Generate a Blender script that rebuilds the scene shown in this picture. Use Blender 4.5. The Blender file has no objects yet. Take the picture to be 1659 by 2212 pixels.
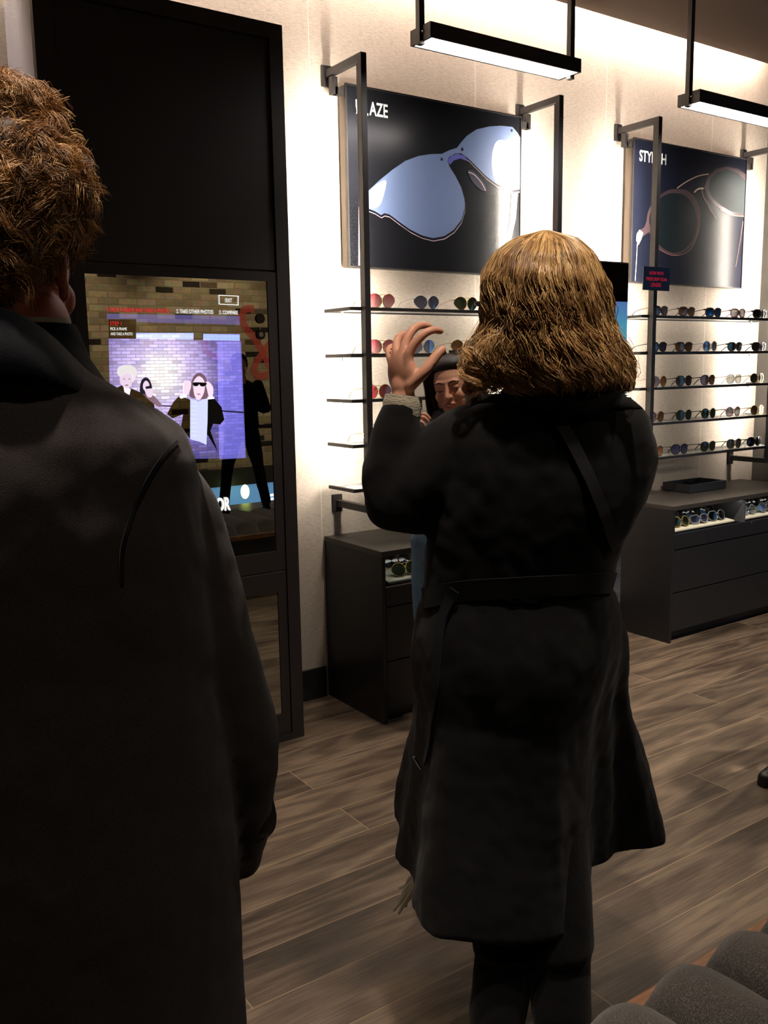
import bpy, bmesh, math, random
import numpy as np
from mathutils import Vector, Matrix
from mathutils.bvhtree import BVHTree

random.seed(7)
RNG = np.random.default_rng(11)
scene = bpy.context.scene
COL = scene.collection

# ------------------------------------------------------------------ camera
F_PX = 1966.0
CAM = Vector((0.0, 0.0, 1.52))
ROT = Matrix(((0.8209932, 0.10330136, -0.56151492),
              (-0.5707132, 0.12089112, -0.81220181),
              (-0.01601939, 0.98727613, 0.15820624)))
cam_data = bpy.data.cameras.new('camera')
cam = bpy.data.objects.new('camera', cam_data)
COL.objects.link(cam)
cam_data.sensor_fit = 'VERTICAL'
cam_data.sensor_height = 36.0
cam_data.sensor_width = 27.0
cam_data.lens = 36.0 * F_PX / 2212.0
cam_data.clip_start = 0.02
cam.matrix_world = Matrix.Translation(CAM) @ ROT.to_4x4()
scene.camera = cam

# ------------------------------------------------------------------ world, view
world = bpy.data.worlds.new('world')
scene.world = world
world.use_nodes = True
world.node_tree.nodes['Background'].inputs[0].default_value = (1.0, 0.82, 0.66, 1)
world.node_tree.nodes['Background'].inputs[1].default_value = 0.018
scene.view_settings.view_transform = 'Standard'
scene.view_settings.look = 'None'
scene.view_settings.gamma = 1.0
scene.view_settings.exposure = 0.0
scene.view_settings.use_curve_mapping = False

# ------------------------------------------------------------------ ceiling spot lights (unseen, put in to light people, floor and bricks)
def spot(loc, target, power, size=70, blend=0.6, color=(1, .86, .72), radius=.05):
    d = bpy.data.lights.new('unseen_ceiling_spot', 'SPOT')
    d.energy = power; d.spot_size = math.radians(size); d.spot_blend = blend
    d.color = color; d.shadow_soft_size = radius
    o = bpy.data.objects.new('unseen_ceiling_spot', d)
    o.location = loc
    o.rotation_euler = (Vector(target) - Vector(loc)).to_track_quat('-Z', 'Y').to_euler()
    COL.objects.link(o)
    return o
SPOTS = [
    ((0.05, 0.30, 3.24), (0.16, 0.95, 1.75), 10, 44),  # added to light the man's shoulders and upper back
    ((0.05, 1.15, 3.24), (0.16, 1.05, 1.6), 62, 42),
    ((0.98, 0.92, 3.24), (1.18, 1.24, 1.6), 50, 40),
    ((3.0, 0.6, 3.24), (2.6, 1.2, 0.0), 30, 80),
    ((3.6, 1.6, 3.24), (4.0, 2.3, 0.0), 115, 66),
    ((2.2, 1.9, 3.24), (2.2, 2.6, 1.0), 30, 70),
    ((1.9, -0.3, 3.24), (1.8, 0.5, 0.0), 12, 80),
    ((4.4, -2.4, 3.24), (4.6, -3.66, 1.4), 66, 85),
    ((2.6, -2.4, 3.24), (2.8, -3.66, 1.4), 66, 85),
    ((6.4, -2.2, 3.24), (6.6, -3.66, 1.4), 80, 85),
]
for s in SPOTS:
    spot(s[0], s[1], s[2] * 3.0, s[3])

# ------------------------------------------------------------------ helpers
def px_ray(px, py):
    return (ROT @ Vector((px - 829.5, -(py - 1106.0), -F_PX))).normalized()

def at(px, py, axis, val):
    d = px_ray(px, py)
    t = (val - CAM[axis]) / d[axis]
    return CAM + d * t

class View:
    """plane facing the camera's line of sight to a person, s metres away"""
    def __init__(self, px, s):
        d = px_ray(px, 800); d.z = 0; d.normalize()
        self.w = d; self.u = Vector((d.y, -d.x, 0)); self.s = s
    def P(self, px, py, off=0.0):
        d = px_ray(px, py)
        return CAM + d * ((self.s + off) / d.dot(self.w))
    def m(self, pxs, off=0.0):
        return pxs * (self.s + off) / 1990.0

def lin(c):
    r = []
    for v in c[:3]:
        v = v / 255.0
        r.append(v / 12.92 if v <= 0.04045 else ((v + 0.055) / 1.055) ** 2.4)
    return (r[0], r[1], r[2], 1.0)

def mat(name, rgb, rough=0.5, metal=0.0, spec=0.5, emit=None, estr=0.0, trans=0.0, alpha=1.0, sheen=0.0, coat=0.0, ior=1.45):
    m = bpy.data.materials.new(name)
    m.use_nodes = True
    b = m.node_tree.nodes['Principled BSDF']
    b.inputs['Base Color'].default_value = lin(rgb)
    b.inputs['Roughness'].default_value = rough
    b.inputs['Metallic'].default_value = metal
    b.inputs['Specular IOR Level'].default_value = spec
    b.inputs['Transmission Weight'].default_value = trans
    b.inputs['Alpha'].default_value = alpha
    b.inputs['Sheen Weight'].default_value = sheen
    b.inputs['Coat Weight'].default_value = coat
    b.inputs['IOR'].default_value = ior
    if emit:
        b.inputs['Emission Color'].default_value = lin(emit)
        b.inputs['Emission Strength'].default_value = estr
    return m

def N(m, kind, **kw):
    n = m.node_tree.nodes.new(kind)
    for k, v in kw.items():
        if k in n.inputs.keys() if hasattr(n.inputs, 'keys') else False:
            n.inputs[k].default_value = v
        else:
            setattr(n, k, v)
    return n
def L(m, a, b): m.node_tree.links.new(a, b)
def BS(m): return m.node_tree.nodes['Principled BSDF']

def add_bump(m, scale, strength, dist=0.002, stretch=(1, 1, 1), detail=4):
    tc = N(m, 'ShaderNodeTexCoord'); mp = N(m, 'ShaderNodeMapping')
    mp.inputs['Scale'].default_value = stretch
    no = N(m, 'ShaderNodeTexNoise'); no.inputs['Scale'].default_value = scale; no.inputs['Detail'].default_value = detail
    bu = N(m, 'ShaderNodeBump'); bu.inputs['Strength'].default_value = strength; bu.inputs['Distance'].default_value = dist
    L(m, tc.outputs['Object'], mp.inputs[0]); L(m, mp.outputs[0], no.inputs['Vector'])
    L(m, no.outputs['Fac'], bu.inputs['Height']); L(m, bu.outputs[0], BS(m).inputs['Normal'])
    return no

def ramp(m, src, stops):
    r = N(m, 'ShaderNodeValToRGB')
    el = r.color_ramp.elements
    while len(el) < len(stops): el.new(0.5)
    for e, (p, c) in zip(el, stops):
        e.position = p; e.color = lin(c)
    L(m, src, r.inputs[0])
    return r

class MB:
    def __init__(self): self.v = []; self.f = []; self.mi = []
    def add(self, vs, fs, mi=0):
        o = len(self.v)
        self.v.extend([tuple(p) for p in vs])
        self.f.extend([tuple(i + o for i in f) for f in fs])
        self.mi.extend([mi] * len(fs))
    def box(self, x0, x1, y0, y1, z0, z1, mi=0):
        vs = [(x0, y0, z0), (x1, y0, z0), (x1, y1, z0), (x0, y1, z0), (x0, y0, z1), (x1, y0, z1), (x1, y1, z1), (x0, y1, z1)]
        self.add(vs, [(0, 3, 2, 1), (4, 5, 6, 7), (0, 1, 5, 4), (1, 2, 6, 5), (2, 3, 7, 6), (3, 0, 4, 7)], mi)
        return self
    def prism(self, pts, off, mi=0):
        n = len(pts); off = Vector(off)
        vs = [Vector(p) for p in pts] + [Vector(p) + off for p in pts]
        fs = [tuple(range(n)), tuple(range(2 * n - 1, n - 1, -1))]
        for i in range(n):
            j = (i + 1) % n
            fs.append((i, i + n, j + n, j))
        self.add(vs, fs, mi); return self
    def loft(self, rings, caps=True, mi=0):
        n = len(rings[0]); vs = [p for r in rings for p in r]; fs = []
        for k in range(len(rings) - 1):
            for i in range(n):
                j = (i + 1) % n
                fs.append((k * n + i, k * n + j, (k + 1) * n + j, (k + 1) * n + i))
        if caps:
            fs.append(tuple(range(n - 1, -1, -1)))
            fs.append(tuple(range((len(rings) - 1) * n, len(rings) * n)))
        self.add(vs, fs, mi); return self
    def tube(self, pts, rad, seg=14, sub=4, mi=0, round_caps=True, flat=None):
        P, R = resample(pts, rad, sub)
        if round_caps and len(P) > 1:
            t0 = (P[0] - P[1]).normalized(); t1 = (P[-1] - P[-2]).normalized()
            pre = [(P[0] + t0 * R[0] * math.sin(a), R[0] * math.cos(a)) for a in (1.45, 1.05, .55)]
            post = [(P[-1] + t1 * R[-1] * math.sin(a), R[-1] * math.cos(a)) for a in (.55, 1.05, 1.45)]
            P = [p for p, _ in pre] + P + [p for p, _ in post]
            R = [r for _, r in pre] + R + [r for _, r in post]
        rings = []
        nrm = None
        for i, p in enumerate(P):
            a = P[max(0, i - 1)]; b = P[min(len(P) - 1, i + 1)]
            t = (b - a)
            if t.length < 1e-9: t = Vector((0, 0, 1))
            t.normalize()
            if nrm is None:
                ref = Vector(flat[0]) if flat else (Vector((0, 0, 1)) if abs(t.z) < .9 else Vector((1, 0, 0)))
                nrm = (ref - t * ref.dot(t)).normalized()
            else:
                nrm = (nrm - t * nrm.dot(t)).normalized()
            bi = t.cross(nrm)
            k = flat[1] if flat else 1.0
            rings.append([p + nrm * (math.cos(2 * math.pi * q / seg) * R[i] * k) + bi * (math.sin(2 * math.pi * q / seg) * R[i]) for q in range(seg)])
        self.loft(rings, True, mi); return self
    def ell(self, c, r, basis=None, nu=20, nv=12, mi=0):
        c = Vector(c); B = basis if basis is not None else Matrix.Identity(3)
        vs = [c + B @ Vector((0, 0, -r[2]))]
        for j in range(1, nv):
            a = math.pi * j / nv - math.pi / 2
            for i in range(nu):
                t = 2 * math.pi * i / nu
                vs.append(c + B @ Vector((math.cos(a) * math.cos(t) * r[0], math.cos(a) * math.sin(t) * r[1], math.sin(a) * r[2])))
        vs.append(c + B @ Vector((0, 0, r[2])))
        fs = []
        for i in range(nu):
            fs.append((0, 1 + (i + 1) % nu, 1 + i))
        for j in range(nv - 2):
            for i in range(nu):
                a = 1 + j * nu + i; b = 1 + j * nu + (i + 1) % nu
                fs.append((a, b, b + nu, a + nu))
        top = len(vs) - 1; o = 1 + (nv - 2) * nu
        for i in range(nu):
            fs.append((o + i, o + (i + 1) % nu, top))
        self.add(vs, fs, mi); return self
    def mesh(self, name):
        me = bpy.data.meshes.new(name)
        me.from_pydata([tuple(p) for p in self.v], [], self.f)
        me.polygons.foreach_set('material_index', self.mi)
        me.update()
        return me
    def build(self, name, mats, parent=None, smooth=False, bevel=0.0, angle=40, **tags):
        me = self.mesh(name)
        return link_mesh(name, me, mats, parent, smooth, bevel, angle, **tags)

def resample(pts, rad, sub):
    P = [Vector(p) for p in pts]
    if not hasattr(rad, '__len__'): rad = [rad] * len(P)
    if len(P) < 3 or sub <= 1: return P, list(rad)
    oP, oR = [], []
    for i in range(len(P) - 1):
        p0 = P[max(i - 1, 0)]; p1 = P[i]; p2 = P[i + 1]; p3 = P[min(i + 2, len(P) - 1)]
        for k in range(sub):
            t = k / sub
            oP.append(0.5 * ((2 * p1) + (p2 - p0) * t + (2 * p0 - 5 * p1 + 4 * p2 - p3) * t * t + (3 * p1 - p0 - 3 * p2 + p3) * t ** 3))
            s = t * t * (3 - 2 * t)
            oR.append(rad[i] * (1 - s) + rad[i + 1] * s)
    oP.append(P[-1]); oR.append(rad[-1])
    return oP, oR

def link_mesh(name, me, mats, parent=None, smooth=False, bevel=0.0, angle=40, **tags):
    if not isinstance(mats, (list, tuple)): mats = [mats]
    me.materials.clear()
    for m in mats: me.materials.append(m)
    bm = bmesh.new(); bm.from_mesh(me)
    bmesh.ops.recalc_face_normals(bm, faces=bm.faces)
    if bevel > 0:
        es = [e for e in bm.edges if len(e.link_faces) == 2 and e.calc_face_angle(0) > 0.5]
        bmesh.ops.bevel(bm, geom=es, offset=bevel, segments=2, affect='EDGES', profile=0.5)
    if smooth:
        for f in bm.faces: f.smooth = True
        for e in bm.edges:
            if len(e.link_faces) == 2 and e.calc_face_angle(0) > math.radians(angle): e.smooth = False
    bm.to_mesh(me); bm.free()
    o = bpy.data.objects.new(name, me)
    COL.objects.link(o)
    if parent is not None: o.parent = parent; o.matrix_parent_inverse = parent.matrix_world.inverted() if parent.type != 'EMPTY' else Matrix.Translation(-Vector(parent.location))
    for k, v in tags.items(): o[k] = v
    return o

def tag(o, label=None, category=None, group=None, kind=None):
    if label: o['label'] = label
    if category: o['category'] = category
    if group: o['group'] = group
    if kind: o['kind'] = kind
    return o

def thing(name, loc, label, category, group=None):
    o = bpy.data.objects.new(name, None)
    o.empty_display_size = 0.05
    COL.objects.link(o); o.location = loc
    return tag(o, label, category, group)

def fuse(mb, voxel, smooth=6, name='fused', factor=0.5):
    me = mb.mesh(name + '_src')
    bm = bmesh.new(); bm.from_mesh(me); bmesh.ops.recalc_face_normals(bm, faces=bm.faces); bm.to_mesh(me); bm.free()
    o = bpy.data.objects.new(name + '_src', me)
    COL.objects.link(o)
    r = o.modifiers.new('r', 'REMESH'); r.mode = 'VOXEL'; r.voxel_size = voxel; r.adaptivity = 0
    if smooth:
        s = o.modifiers.new('s', 'SMOOTH'); s.iterations = smooth; s.factor = factor
    bpy.context.view_layer.update()
    dg = bpy.context.evaluated_depsgraph_get()
    out = bpy.data.meshes.new_from_object(o.evaluated_get(dg))
    bpy.data.objects.remove(o); bpy.data.meshes.remove(me)
    out.name = name
    return out

def np_mesh(name, V, F, smooth=False):
    me = bpy.data.meshes.new(name)
    V = np.asarray(V, dtype=np.float32); F = np.asarray(F, dtype=np.int32)
    n, k = F.shape
    me.vertices.add(len(V)); me.vertices.foreach_set('co', V.ravel())
    me.loops.add(n * k); me.loops.foreach_set('vertex_index', F.ravel())
    me.polygons.add(n)
    me.polygons.foreach_set('loop_start', np.arange(0, n * k, k, dtype=np.int32))
    me.polygons.foreach_set('loop_total', np.full(n, k, dtype=np.int32))
    if smooth: me.polygons.foreach_set('use_smooth', np.ones(n, dtype=bool))
    me.update(calc_edges=True)
    return me

def strands_mesh(name, P, r0, r1, tint=None):
    """P: (n, k, 3) strand points -> three-sided tapered tubes"""
    n, k, _ = P.shape
    T = np.gradient(P, axis=1); T /= np.linalg.norm(T, axis=2, keepdims=True) + 1e-9
    ref = np.zeros_like(T); ref[..., 0] = .37; ref[..., 1] = .61; ref[..., 2] = .7
    A = np.cross(T, ref); A /= np.linalg.norm(A, axis=2, keepdims=True) + 1e-9
    B = np.cross(T, A)
    tt = np.linspace(0, 1, k)[None, :, None]
    rad = r0 + (r1 - r0) * tt ** 2
    V = np.zeros((n, k, 3, 3))
    for q in range(3):
        a = 2 * math.pi * q / 3
        V[:, :, q] = P + (A * math.cos(a) + B * math.sin(a)) * rad
    idx = np.arange(n * k * 3).reshape(n, k, 3)
    fs = []
    for q in range(3):
        q2 = (q + 1) % 3
        fs.append(np.stack([idx[:, :-1, q], idx[:, :-1, q2], idx[:, 1:, q2], idx[:, 1:, q]], -1).reshape(-1, 4))
    F = np.concatenate(fs)
    me = np_mesh(name, V.reshape(-1, 3), F, True)
    if tint is not None:
        at_ = me.attributes.new('tint', 'FLOAT', 'POINT')
        at_.data.foreach_set('value', np.repeat(tint, k * 3).astype(np.float32))
        at2 = me.attributes.new('along', 'FLOAT', 'POINT')
        at2.data.foreach_set('value', np.tile(np.repeat(np.linspace(0, 1, k), 3), n).astype(np.float32))
    return me

def hair_mat(name, dark, mid, light, rough=.38):
    m = mat(name, mid, rough=rough, spec=.6)
    a = N(m, 'ShaderNodeAttribute'); a.attribute_name = 'tint'
    r = ramp(m, a.outputs['Fac'], [(0.0, dark), (0.45, mid), (1.0, light)])
    L(m, r.outputs[0], BS(m).inputs['Base Color'])
    return m
# ------------------------------------------------------------------ materials
BLACK = mat('black_powder_coat', (42, 39, 38), rough=.45)
KIOSKB = mat('kiosk_black_panel', (47, 43, 43), rough=.5)
BOARD = mat('dark_laminate', (36, 36, 38), rough=.38)
CTOP = mat('counter_laminate', (62, 58, 54), rough=.36)
GLOSSK = mat('gloss_black', (8, 8, 9), rough=.12)
WHITEL = mat('lamp_diffuser', (255, 255, 255), rough=.5, emit=(255, 246, 240), estr=22.0)
LEDSTRIP = mat('led_strip', (255, 255, 255), emit=(255, 244, 228), estr=400.0)
COVE = mat('cove_light', (255, 255, 255), emit=(255, 234, 218), estr=250.0)
SILVER = mat('brushed_metal', (180, 180, 182), rough=.3, metal=1.0)
GOLD = mat('gold_metal', (200, 160, 90), rough=.25, metal=1.0)
WHITEB = mat('white_board', (225, 220, 200), rough=.6)
REDTXT = mat('red_lettering', (230, 40, 50), emit=(235, 45, 55), estr=.9)
WHTXT = mat('white_lettering', (240, 240, 240), emit=(255, 255, 255), estr=1.0)
PRINTW = mat('white_print', (245, 245, 245), rough=.4)
PRINTR = mat('red_print', (235, 40, 80), rough=.45)
NAVY = mat('navy_card', (24, 28, 52), rough=.35)
MIRROR = mat('mirror_glass', (176, 176, 168), rough=.004, metal=1.0)

WALLM = mat('woven_wallpaper', (196, 184, 166), rough=.75, spec=.25)
def _wall():
    m = WALLM
    tc = N(m, 'ShaderNodeTexCoord')
    mp = N(m, 'ShaderNodeMapping'); mp.inputs['Scale'].default_value = (6, 1, 60)
    n1 = N(m, 'ShaderNodeTexNoise'); n1.inputs['Scale'].default_value = 6; n1.inputs['Detail'].default_value = 6
    mp2 = N(m, 'ShaderNodeMapping'); mp2.inputs['Scale'].default_value = (90, 1, 5)
    n2 = N(m, 'ShaderNodeTexNoise'); n2.inputs['Scale'].default_value = 5; n2.inputs['Detail'].default_value = 4
    L(m, tc.outputs['Object'], mp.inputs[0]); L(m, mp.outputs[0], n1.inputs['Vector'])
    L(m, tc.outputs['Object'], mp2.inputs[0]); L(m, mp2.outputs[0], n2.inputs['Vector'])
    h2 = N(m, 'ShaderNodeMath', operation='MULTIPLY_ADD'); L(m, n2.outputs['Fac'], h2.inputs[0]); h2.inputs[1].default_value = .35; h2.inputs[2].default_value = .32
    ad = N(m, 'ShaderNodeMath', operation='ADD'); L(m, n1.outputs['Fac'], ad.inputs[0]); L(m, h2.outputs[0], ad.inputs[1])
    r = ramp(m, ad.outputs[0], [(.55, (160, 150, 139)), (1.0, (182, 171, 158)), (1.0, (190, 180, 167))])
    r.color_ramp.elements[0].position = .7; r.color_ramp.elements[1].position = .98; r.color_ramp.elements[2].position = 1.0
    # slubs: rare bright short threads
    mp3 = N(m, 'ShaderNodeMapping'); mp3.inputs['Scale'].default_value = (14, 1, 75)
    n3 = N(m, 'ShaderNodeTexNoise'); n3.inputs['Scale'].default_value = 3.4; n3.inputs['Detail'].default_value = 2
    L(m, tc.outputs['Object'], mp3.inputs[0]); L(m, mp3.outputs[0], n3.inputs['Vector'])
    s = ramp(m, n3.outputs['Fac'], [(.66, (0, 0, 0)), (.76, (255, 255, 255))])
    # seams every 0.913 m
    sx = N(m, 'ShaderNodeSeparateXYZ'); L(m, tc.outputs['Object'], sx.inputs[0])
    a = N(m, 'ShaderNodeMath', operation='SUBTRACT'); L(m, sx.outputs[0], a.inputs[0]); a.inputs[1].default_value = 2.0875 - .913 * 8
    b = N(m, 'ShaderNodeMath', operation='MODULO'); L(m, a.outputs[0], b.inputs[0]); b.inputs[1].default_value = .913
    c = N(m, 'ShaderNodeMath', operation='LESS_THAN'); L(m, b.outputs[0], c.inputs[0]); c.inputs[1].default_value = .0028
    mx = N(m, 'ShaderNodeMix', data_type='RGBA'); L(m, r.outputs[0], mx.inputs[6]); mx.inputs[7].default_value = lin((238, 228, 212))
    mm = N(m, 'ShaderNodeMath', operation='MAXIMUM'); L(m, c.outputs[0], mm.inputs[0])
    sc = N(m, 'ShaderNodeMath', operation='MULTIPLY'); L(m, s.outputs[0], sc.inputs[0]); sc.inputs[1].default_value = .55
    L(m, sc.outputs[0], mm.inputs[1]); L(m, mm.outputs[0], mx.inputs[0])
    L(m, mx.outputs[2], BS(m).inputs['Base Color'])
    h = N(m, 'ShaderNodeMath', operation='ADD'); L(m, ad.outputs[0], h.inputs[0]); L(m, sc.outputs[0], h.inputs[1])
    bu = N(m, 'ShaderNodeBump'); bu.inputs['Strength'].default_value = .35; bu.inputs['Distance'].default_value = .0015
    L(m, h.outputs[0], bu.inputs['Height']); L(m, bu.outputs[0], BS(m).inputs['Normal'])
_wall()

FLOORM = mat('oak_planks', (110, 95, 82), rough=.42, spec=.35)
def _floor():
    m = FLOORM
    tc = N(m, 'ShaderNodeTexCoord')
    mp = N(m, 'ShaderNodeMapping'); mp.inputs['Location'].default_value = (0.35, PL_OFF, 0)
    L(m, tc.outputs['Object'], mp.inputs[0])
    br = N(m, 'ShaderNodeTexBrick'); br.offset = .37; br.offset_frequency = 2
    br.inputs['Scale'].default_value = 1; br.inputs['Brick Width'].default_value = 1.9; br.inputs['Row Height'].default_value = PL_W
    br.inputs['Mortar Size'].default_value = .0016; br.inputs['Mortar Smooth'].default_value = 0.1
    br.inputs['Color1'].default_value = (0, 0, 0, 1); br.inputs['Color2'].default_value = (1, 1, 1, 1); br.inputs['Mortar'].default_value = (.5, .5, .5, 1)
    L(m, mp.outputs[0], br.inputs['Vector'])
    # per plank shift of grain
    cx = N(m, 'ShaderNodeCombineXYZ'); sc = N(m, 'ShaderNodeMath', operation='MULTIPLY'); sc.inputs[1].default_value = 17.3
    L(m, br.outputs['Color'], sc.inputs[0]); L(m, sc.outputs[0], cx.inputs[0]); L(m, sc.outputs[0], cx.inputs[1]); L(m, sc.outputs[0], cx.inputs[2])
    va = N(m, 'ShaderNodeVectorMath', operation='ADD'); L(m, tc.outputs['Object'], va.inputs[0]); L(m, cx.outputs[0], va.inputs[1])
    g1 = N(m, 'ShaderNodeMapping'); g1.inputs['Scale'].default_value = (.9, 6.0, 1); L(m, va.outputs[0], g1.inputs[0])
    n1 = N(m, 'ShaderNodeTexNoise'); n1.inputs['Scale'].default_value = 1.1; n1.inputs['Detail'].default_value = 1.5; n1.inputs['Distortion'].default_value = .5
    L(m, g1.outputs[0], n1.inputs['Vector'])
    w = N(m, 'ShaderNodeMath', operation='MULTIPLY'); w.inputs[1].default_value = 34; L(m, n1.outputs['Fac'], w.inputs[0])
    sn = N(m, 'ShaderNodeMath', operation='SINE'); L(m, w.outputs[0], sn.inputs[0])
    g2 = N(m, 'ShaderNodeMapping'); g2.inputs['Scale'].default_value = (9, 260, 1); L(m, va.outputs[0], g2.inputs[0])
    n2 = N(m, 'ShaderNodeTexNoise'); n2.inputs['Scale'].default_value = 1; n2.inputs['Detail'].default_value = 3
    L(m, g2.outputs[0], n2.inputs['Vector'])
    g3 = N(m, 'ShaderNodeMapping'); g3.inputs['Scale'].default_value = (1.6, 5, 1); L(m, va.outputs[0], g3.inputs[0])
    n3 = N(m, 'ShaderNodeTexNoise'); n3.inputs['Scale'].default_value = 1.4; n3.inputs['Detail'].default_value = 4
    L(m, g3.outputs[0], n3.inputs['Vector'])
    # combine
    a = N(m, 'ShaderNodeMath', operation='MULTIPLY_ADD'); L(m, sn.outputs[0], a.inputs[0]); a.inputs[1].default_value = .17; L(m, n2.outputs['Fac'], a.inputs[2])
    b = N(m, 'ShaderNodeMath', operation='MULTIPLY_ADD'); L(m, n3.outputs['Fac'], b.inputs[0]); b.inputs[1].default_value = .9; L(m, a.outputs[0], b.inputs[2])
    c = N(m, 'ShaderNodeMath', operation='MULTIPLY_ADD'); L(m, br.outputs['Color'], c.inputs[0]); c.inputs[1].default_value = .22; L(m, b.outputs[0], c.inputs[2])
    dv = N(m, 'ShaderNodeMath', operation='MULTIPLY'); L(m, c.outputs[0], dv.inputs[0]); dv.inputs[1].default_value = .5
    r = ramp(m, dv.outputs[0], [(.34, (56, 47, 39)), (.53, (91, 78, 65)), (.74, (126, 110, 92))])
    mx = N(m, 'ShaderNodeMix', data_type='RGBA'); L(m, br.outputs['Fac'], mx.inputs[0]); L(m, r.outputs[0], mx.inputs[6])
    mx.inputs[7].default_value = lin((150, 130, 106))
    L(m, mx.outputs[2], BS(m).inputs['Base Color'])
    bu = N(m, 'ShaderNodeBump'); bu.inputs['Strength'].default_value = .25; bu.inputs['Distance'].default_value = .001
    L(m, dv.outputs[0], bu.inputs['Height']); L(m, bu.outputs[0], BS(m).inputs['Normal'])
PL_W = .1817; PL_OFF = 0.0033
_floor()

BRICKM = mat('old_brick', (150, 130, 100), rough=.85, spec=.2)
def _brick():
    m = BRICKM
    tc = N(m, 'ShaderNodeTexCoord'); sx = N(m, 'ShaderNodeSeparateXYZ'); cx = N(m, 'ShaderNodeCombineXYZ')
    L(m, tc.outputs['Object'], sx.inputs[0]); L(m, sx.outputs[0], cx.inputs[0]); L(m, sx.outputs[2], cx.inputs[1])
    no = N(m, 'ShaderNodeTexNoise'); no.inputs['Scale'].default_value = 9; no.inputs['Detail'].default_value = 3
    L(m, tc.outputs['Object'], no.inputs['Vector'])
    vm = N(m, 'ShaderNodeVectorMath', operation='SCALE'); L(m, no.outputs['Color'], vm.inputs[0]); vm.inputs['Scale'].default_value = .012
    va = N(m, 'ShaderNodeVectorMath', operation='ADD'); L(m, cx.outputs[0], va.inputs[0]); L(m, vm.outputs[0], va.inputs[1])
    br = N(m, 'ShaderNodeTexBrick'); br.inputs['Scale'].default_value = 1; br.inputs['Brick Width'].default_value = .215; br.inputs['Row Height'].default_value = .072
    br.inputs['Mortar Size'].default_value = .006; br.inputs['Mortar Smooth'].default_value = .4
    br.inputs['Color1'].default_value = (0, 0, 0, 1); br.inputs['Color2'].default_value = (1, 1, 1, 1); br.inputs['Mortar'].default_value = (.5, .5, .5, 1)
    L(m, va.outputs[0], br.inputs['Vector'])
    r = ramp(m, br.outputs['Color'], [(0, (40, 34, 26)), (.10, (40, 34, 26)), (.13, (140, 120, 90)), (.55, (160, 142, 108)), (1, (186, 168, 132))])
    n2 = N(m, 'ShaderNodeTexNoise'); n2.inputs['Scale'].default_value = 22; n2.inputs['Detail'].default_value = 4
    L(m, tc.outputs['Object'], n2.inputs['Vector'])
    mu = N(m, 'ShaderNodeMix', data_type='RGBA', blend_type='MULTIPLY'); mu.inputs[0].default_value = .7
    L(m, r.outputs[0], mu.inputs[6]); L(m, n2.outputs['Color'], mu.inputs[7])
    mx = N(m, 'ShaderNodeMix', data_type='RGBA'); L(m, br.outputs['Fac'], mx.inputs[0]); L(m, mu.outputs[2], mx.inputs[6]); mx.inputs[7].default_value = lin((128, 116, 90))
    L(m, mx.outputs[2], BS(m).inputs['Base Color'])
    bu = N(m, 'ShaderNodeBump'); bu.invert = True; bu.inputs['Strength'].default_value = .8; bu.inputs['Distance'].default_value = .01
    L(m, br.outputs['Fac'], bu.inputs['Height']); L(m, bu.outputs[0], BS(m).inputs['Normal'])
_brick()

CEILM = mat('ceiling_paint', (88, 76, 68), rough=.85, spec=.2)
GREYM = mat('grey_panel', (66, 62, 59), rough=.35, spec=.5)
DARKW = mat('dark_wall_paint', (54, 47, 42), rough=.8)

# ------------------------------------------------------------------ room shell
WY = 3.52            # back wall plane
KY = 3.165           # kiosk face plane
BY = -3.66           # brick wall plane
ROOM = dict(kind='structure')
MB().box(-3.2, 5.385, WY, WY + .12, 0, 3.6).build('wall_back', WALLM, **ROOM)
MB().box(-3.2, 9.1, -3.0, WY + .12, -.12, 0).build('floor', FLOORM, **ROOM)
MB().box(-3.2, 9.1, BY, 3.425, 3.265, 3.4).build('ceiling', CEILM, **ROOM)
MB().box(-3.2, 9.1, BY - .2, WY + .12, 3.6, 3.7).build('ceiling_slab', CEILM, **ROOM)
MB().box(5.385, 6.1, 2.55, WY + .12, 0, 3.6).build('wall_pier', GREYM, bevel=.004, **ROOM)
MB().box(6.1, 9.1, WY, WY + .12, 0, 3.6).build('wall_back_right', WALLM, **ROOM)
MB().box(-3.32, -3.2, BY - .2, WY + .12, -2.6, 3.6).build('wall_left', DARKW, **ROOM)
MB().box(9.1, 9.22, BY - .2, WY + .12, -2.6, 3.6).build('wall_right', DARKW, **ROOM)
MB().box(-3.2, 9.1, BY - .2, BY, -2.6, 3.6).build('wall_front', BRICKM, **ROOM)
MB().box(-3.2, 9.1, BY, -2.9, -2.7, -2.6).build('floor_lower', DARKW, **ROOM)
MB().box(-3.2, 9.1, -3.0, -2.96, -2.6, -.12).build('wall_stairwell', DARKW, **ROOM)
MB().box(1.775, 2.085, WY - .014, WY, 0, .145).build('baseboard_back', BOARD, **ROOM)
MB().box(3.39, 3.975, WY - .014, WY, 0, .145).build('baseboard_back_right', BOARD, **ROOM)
MB().box(-3.2, .86, WY - .014, WY, 0, .145).build('baseboard_back_left', BOARD, **ROOM)
# cove strip hidden in the slot over the wall
MB().box(-3.0, 5.2, 3.44, 3.47, 3.40, 3.42).build('cove_light_strip', COVE, label='long warm light strip tucked in the slot between ceiling and back wall', category='light strip')

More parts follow.
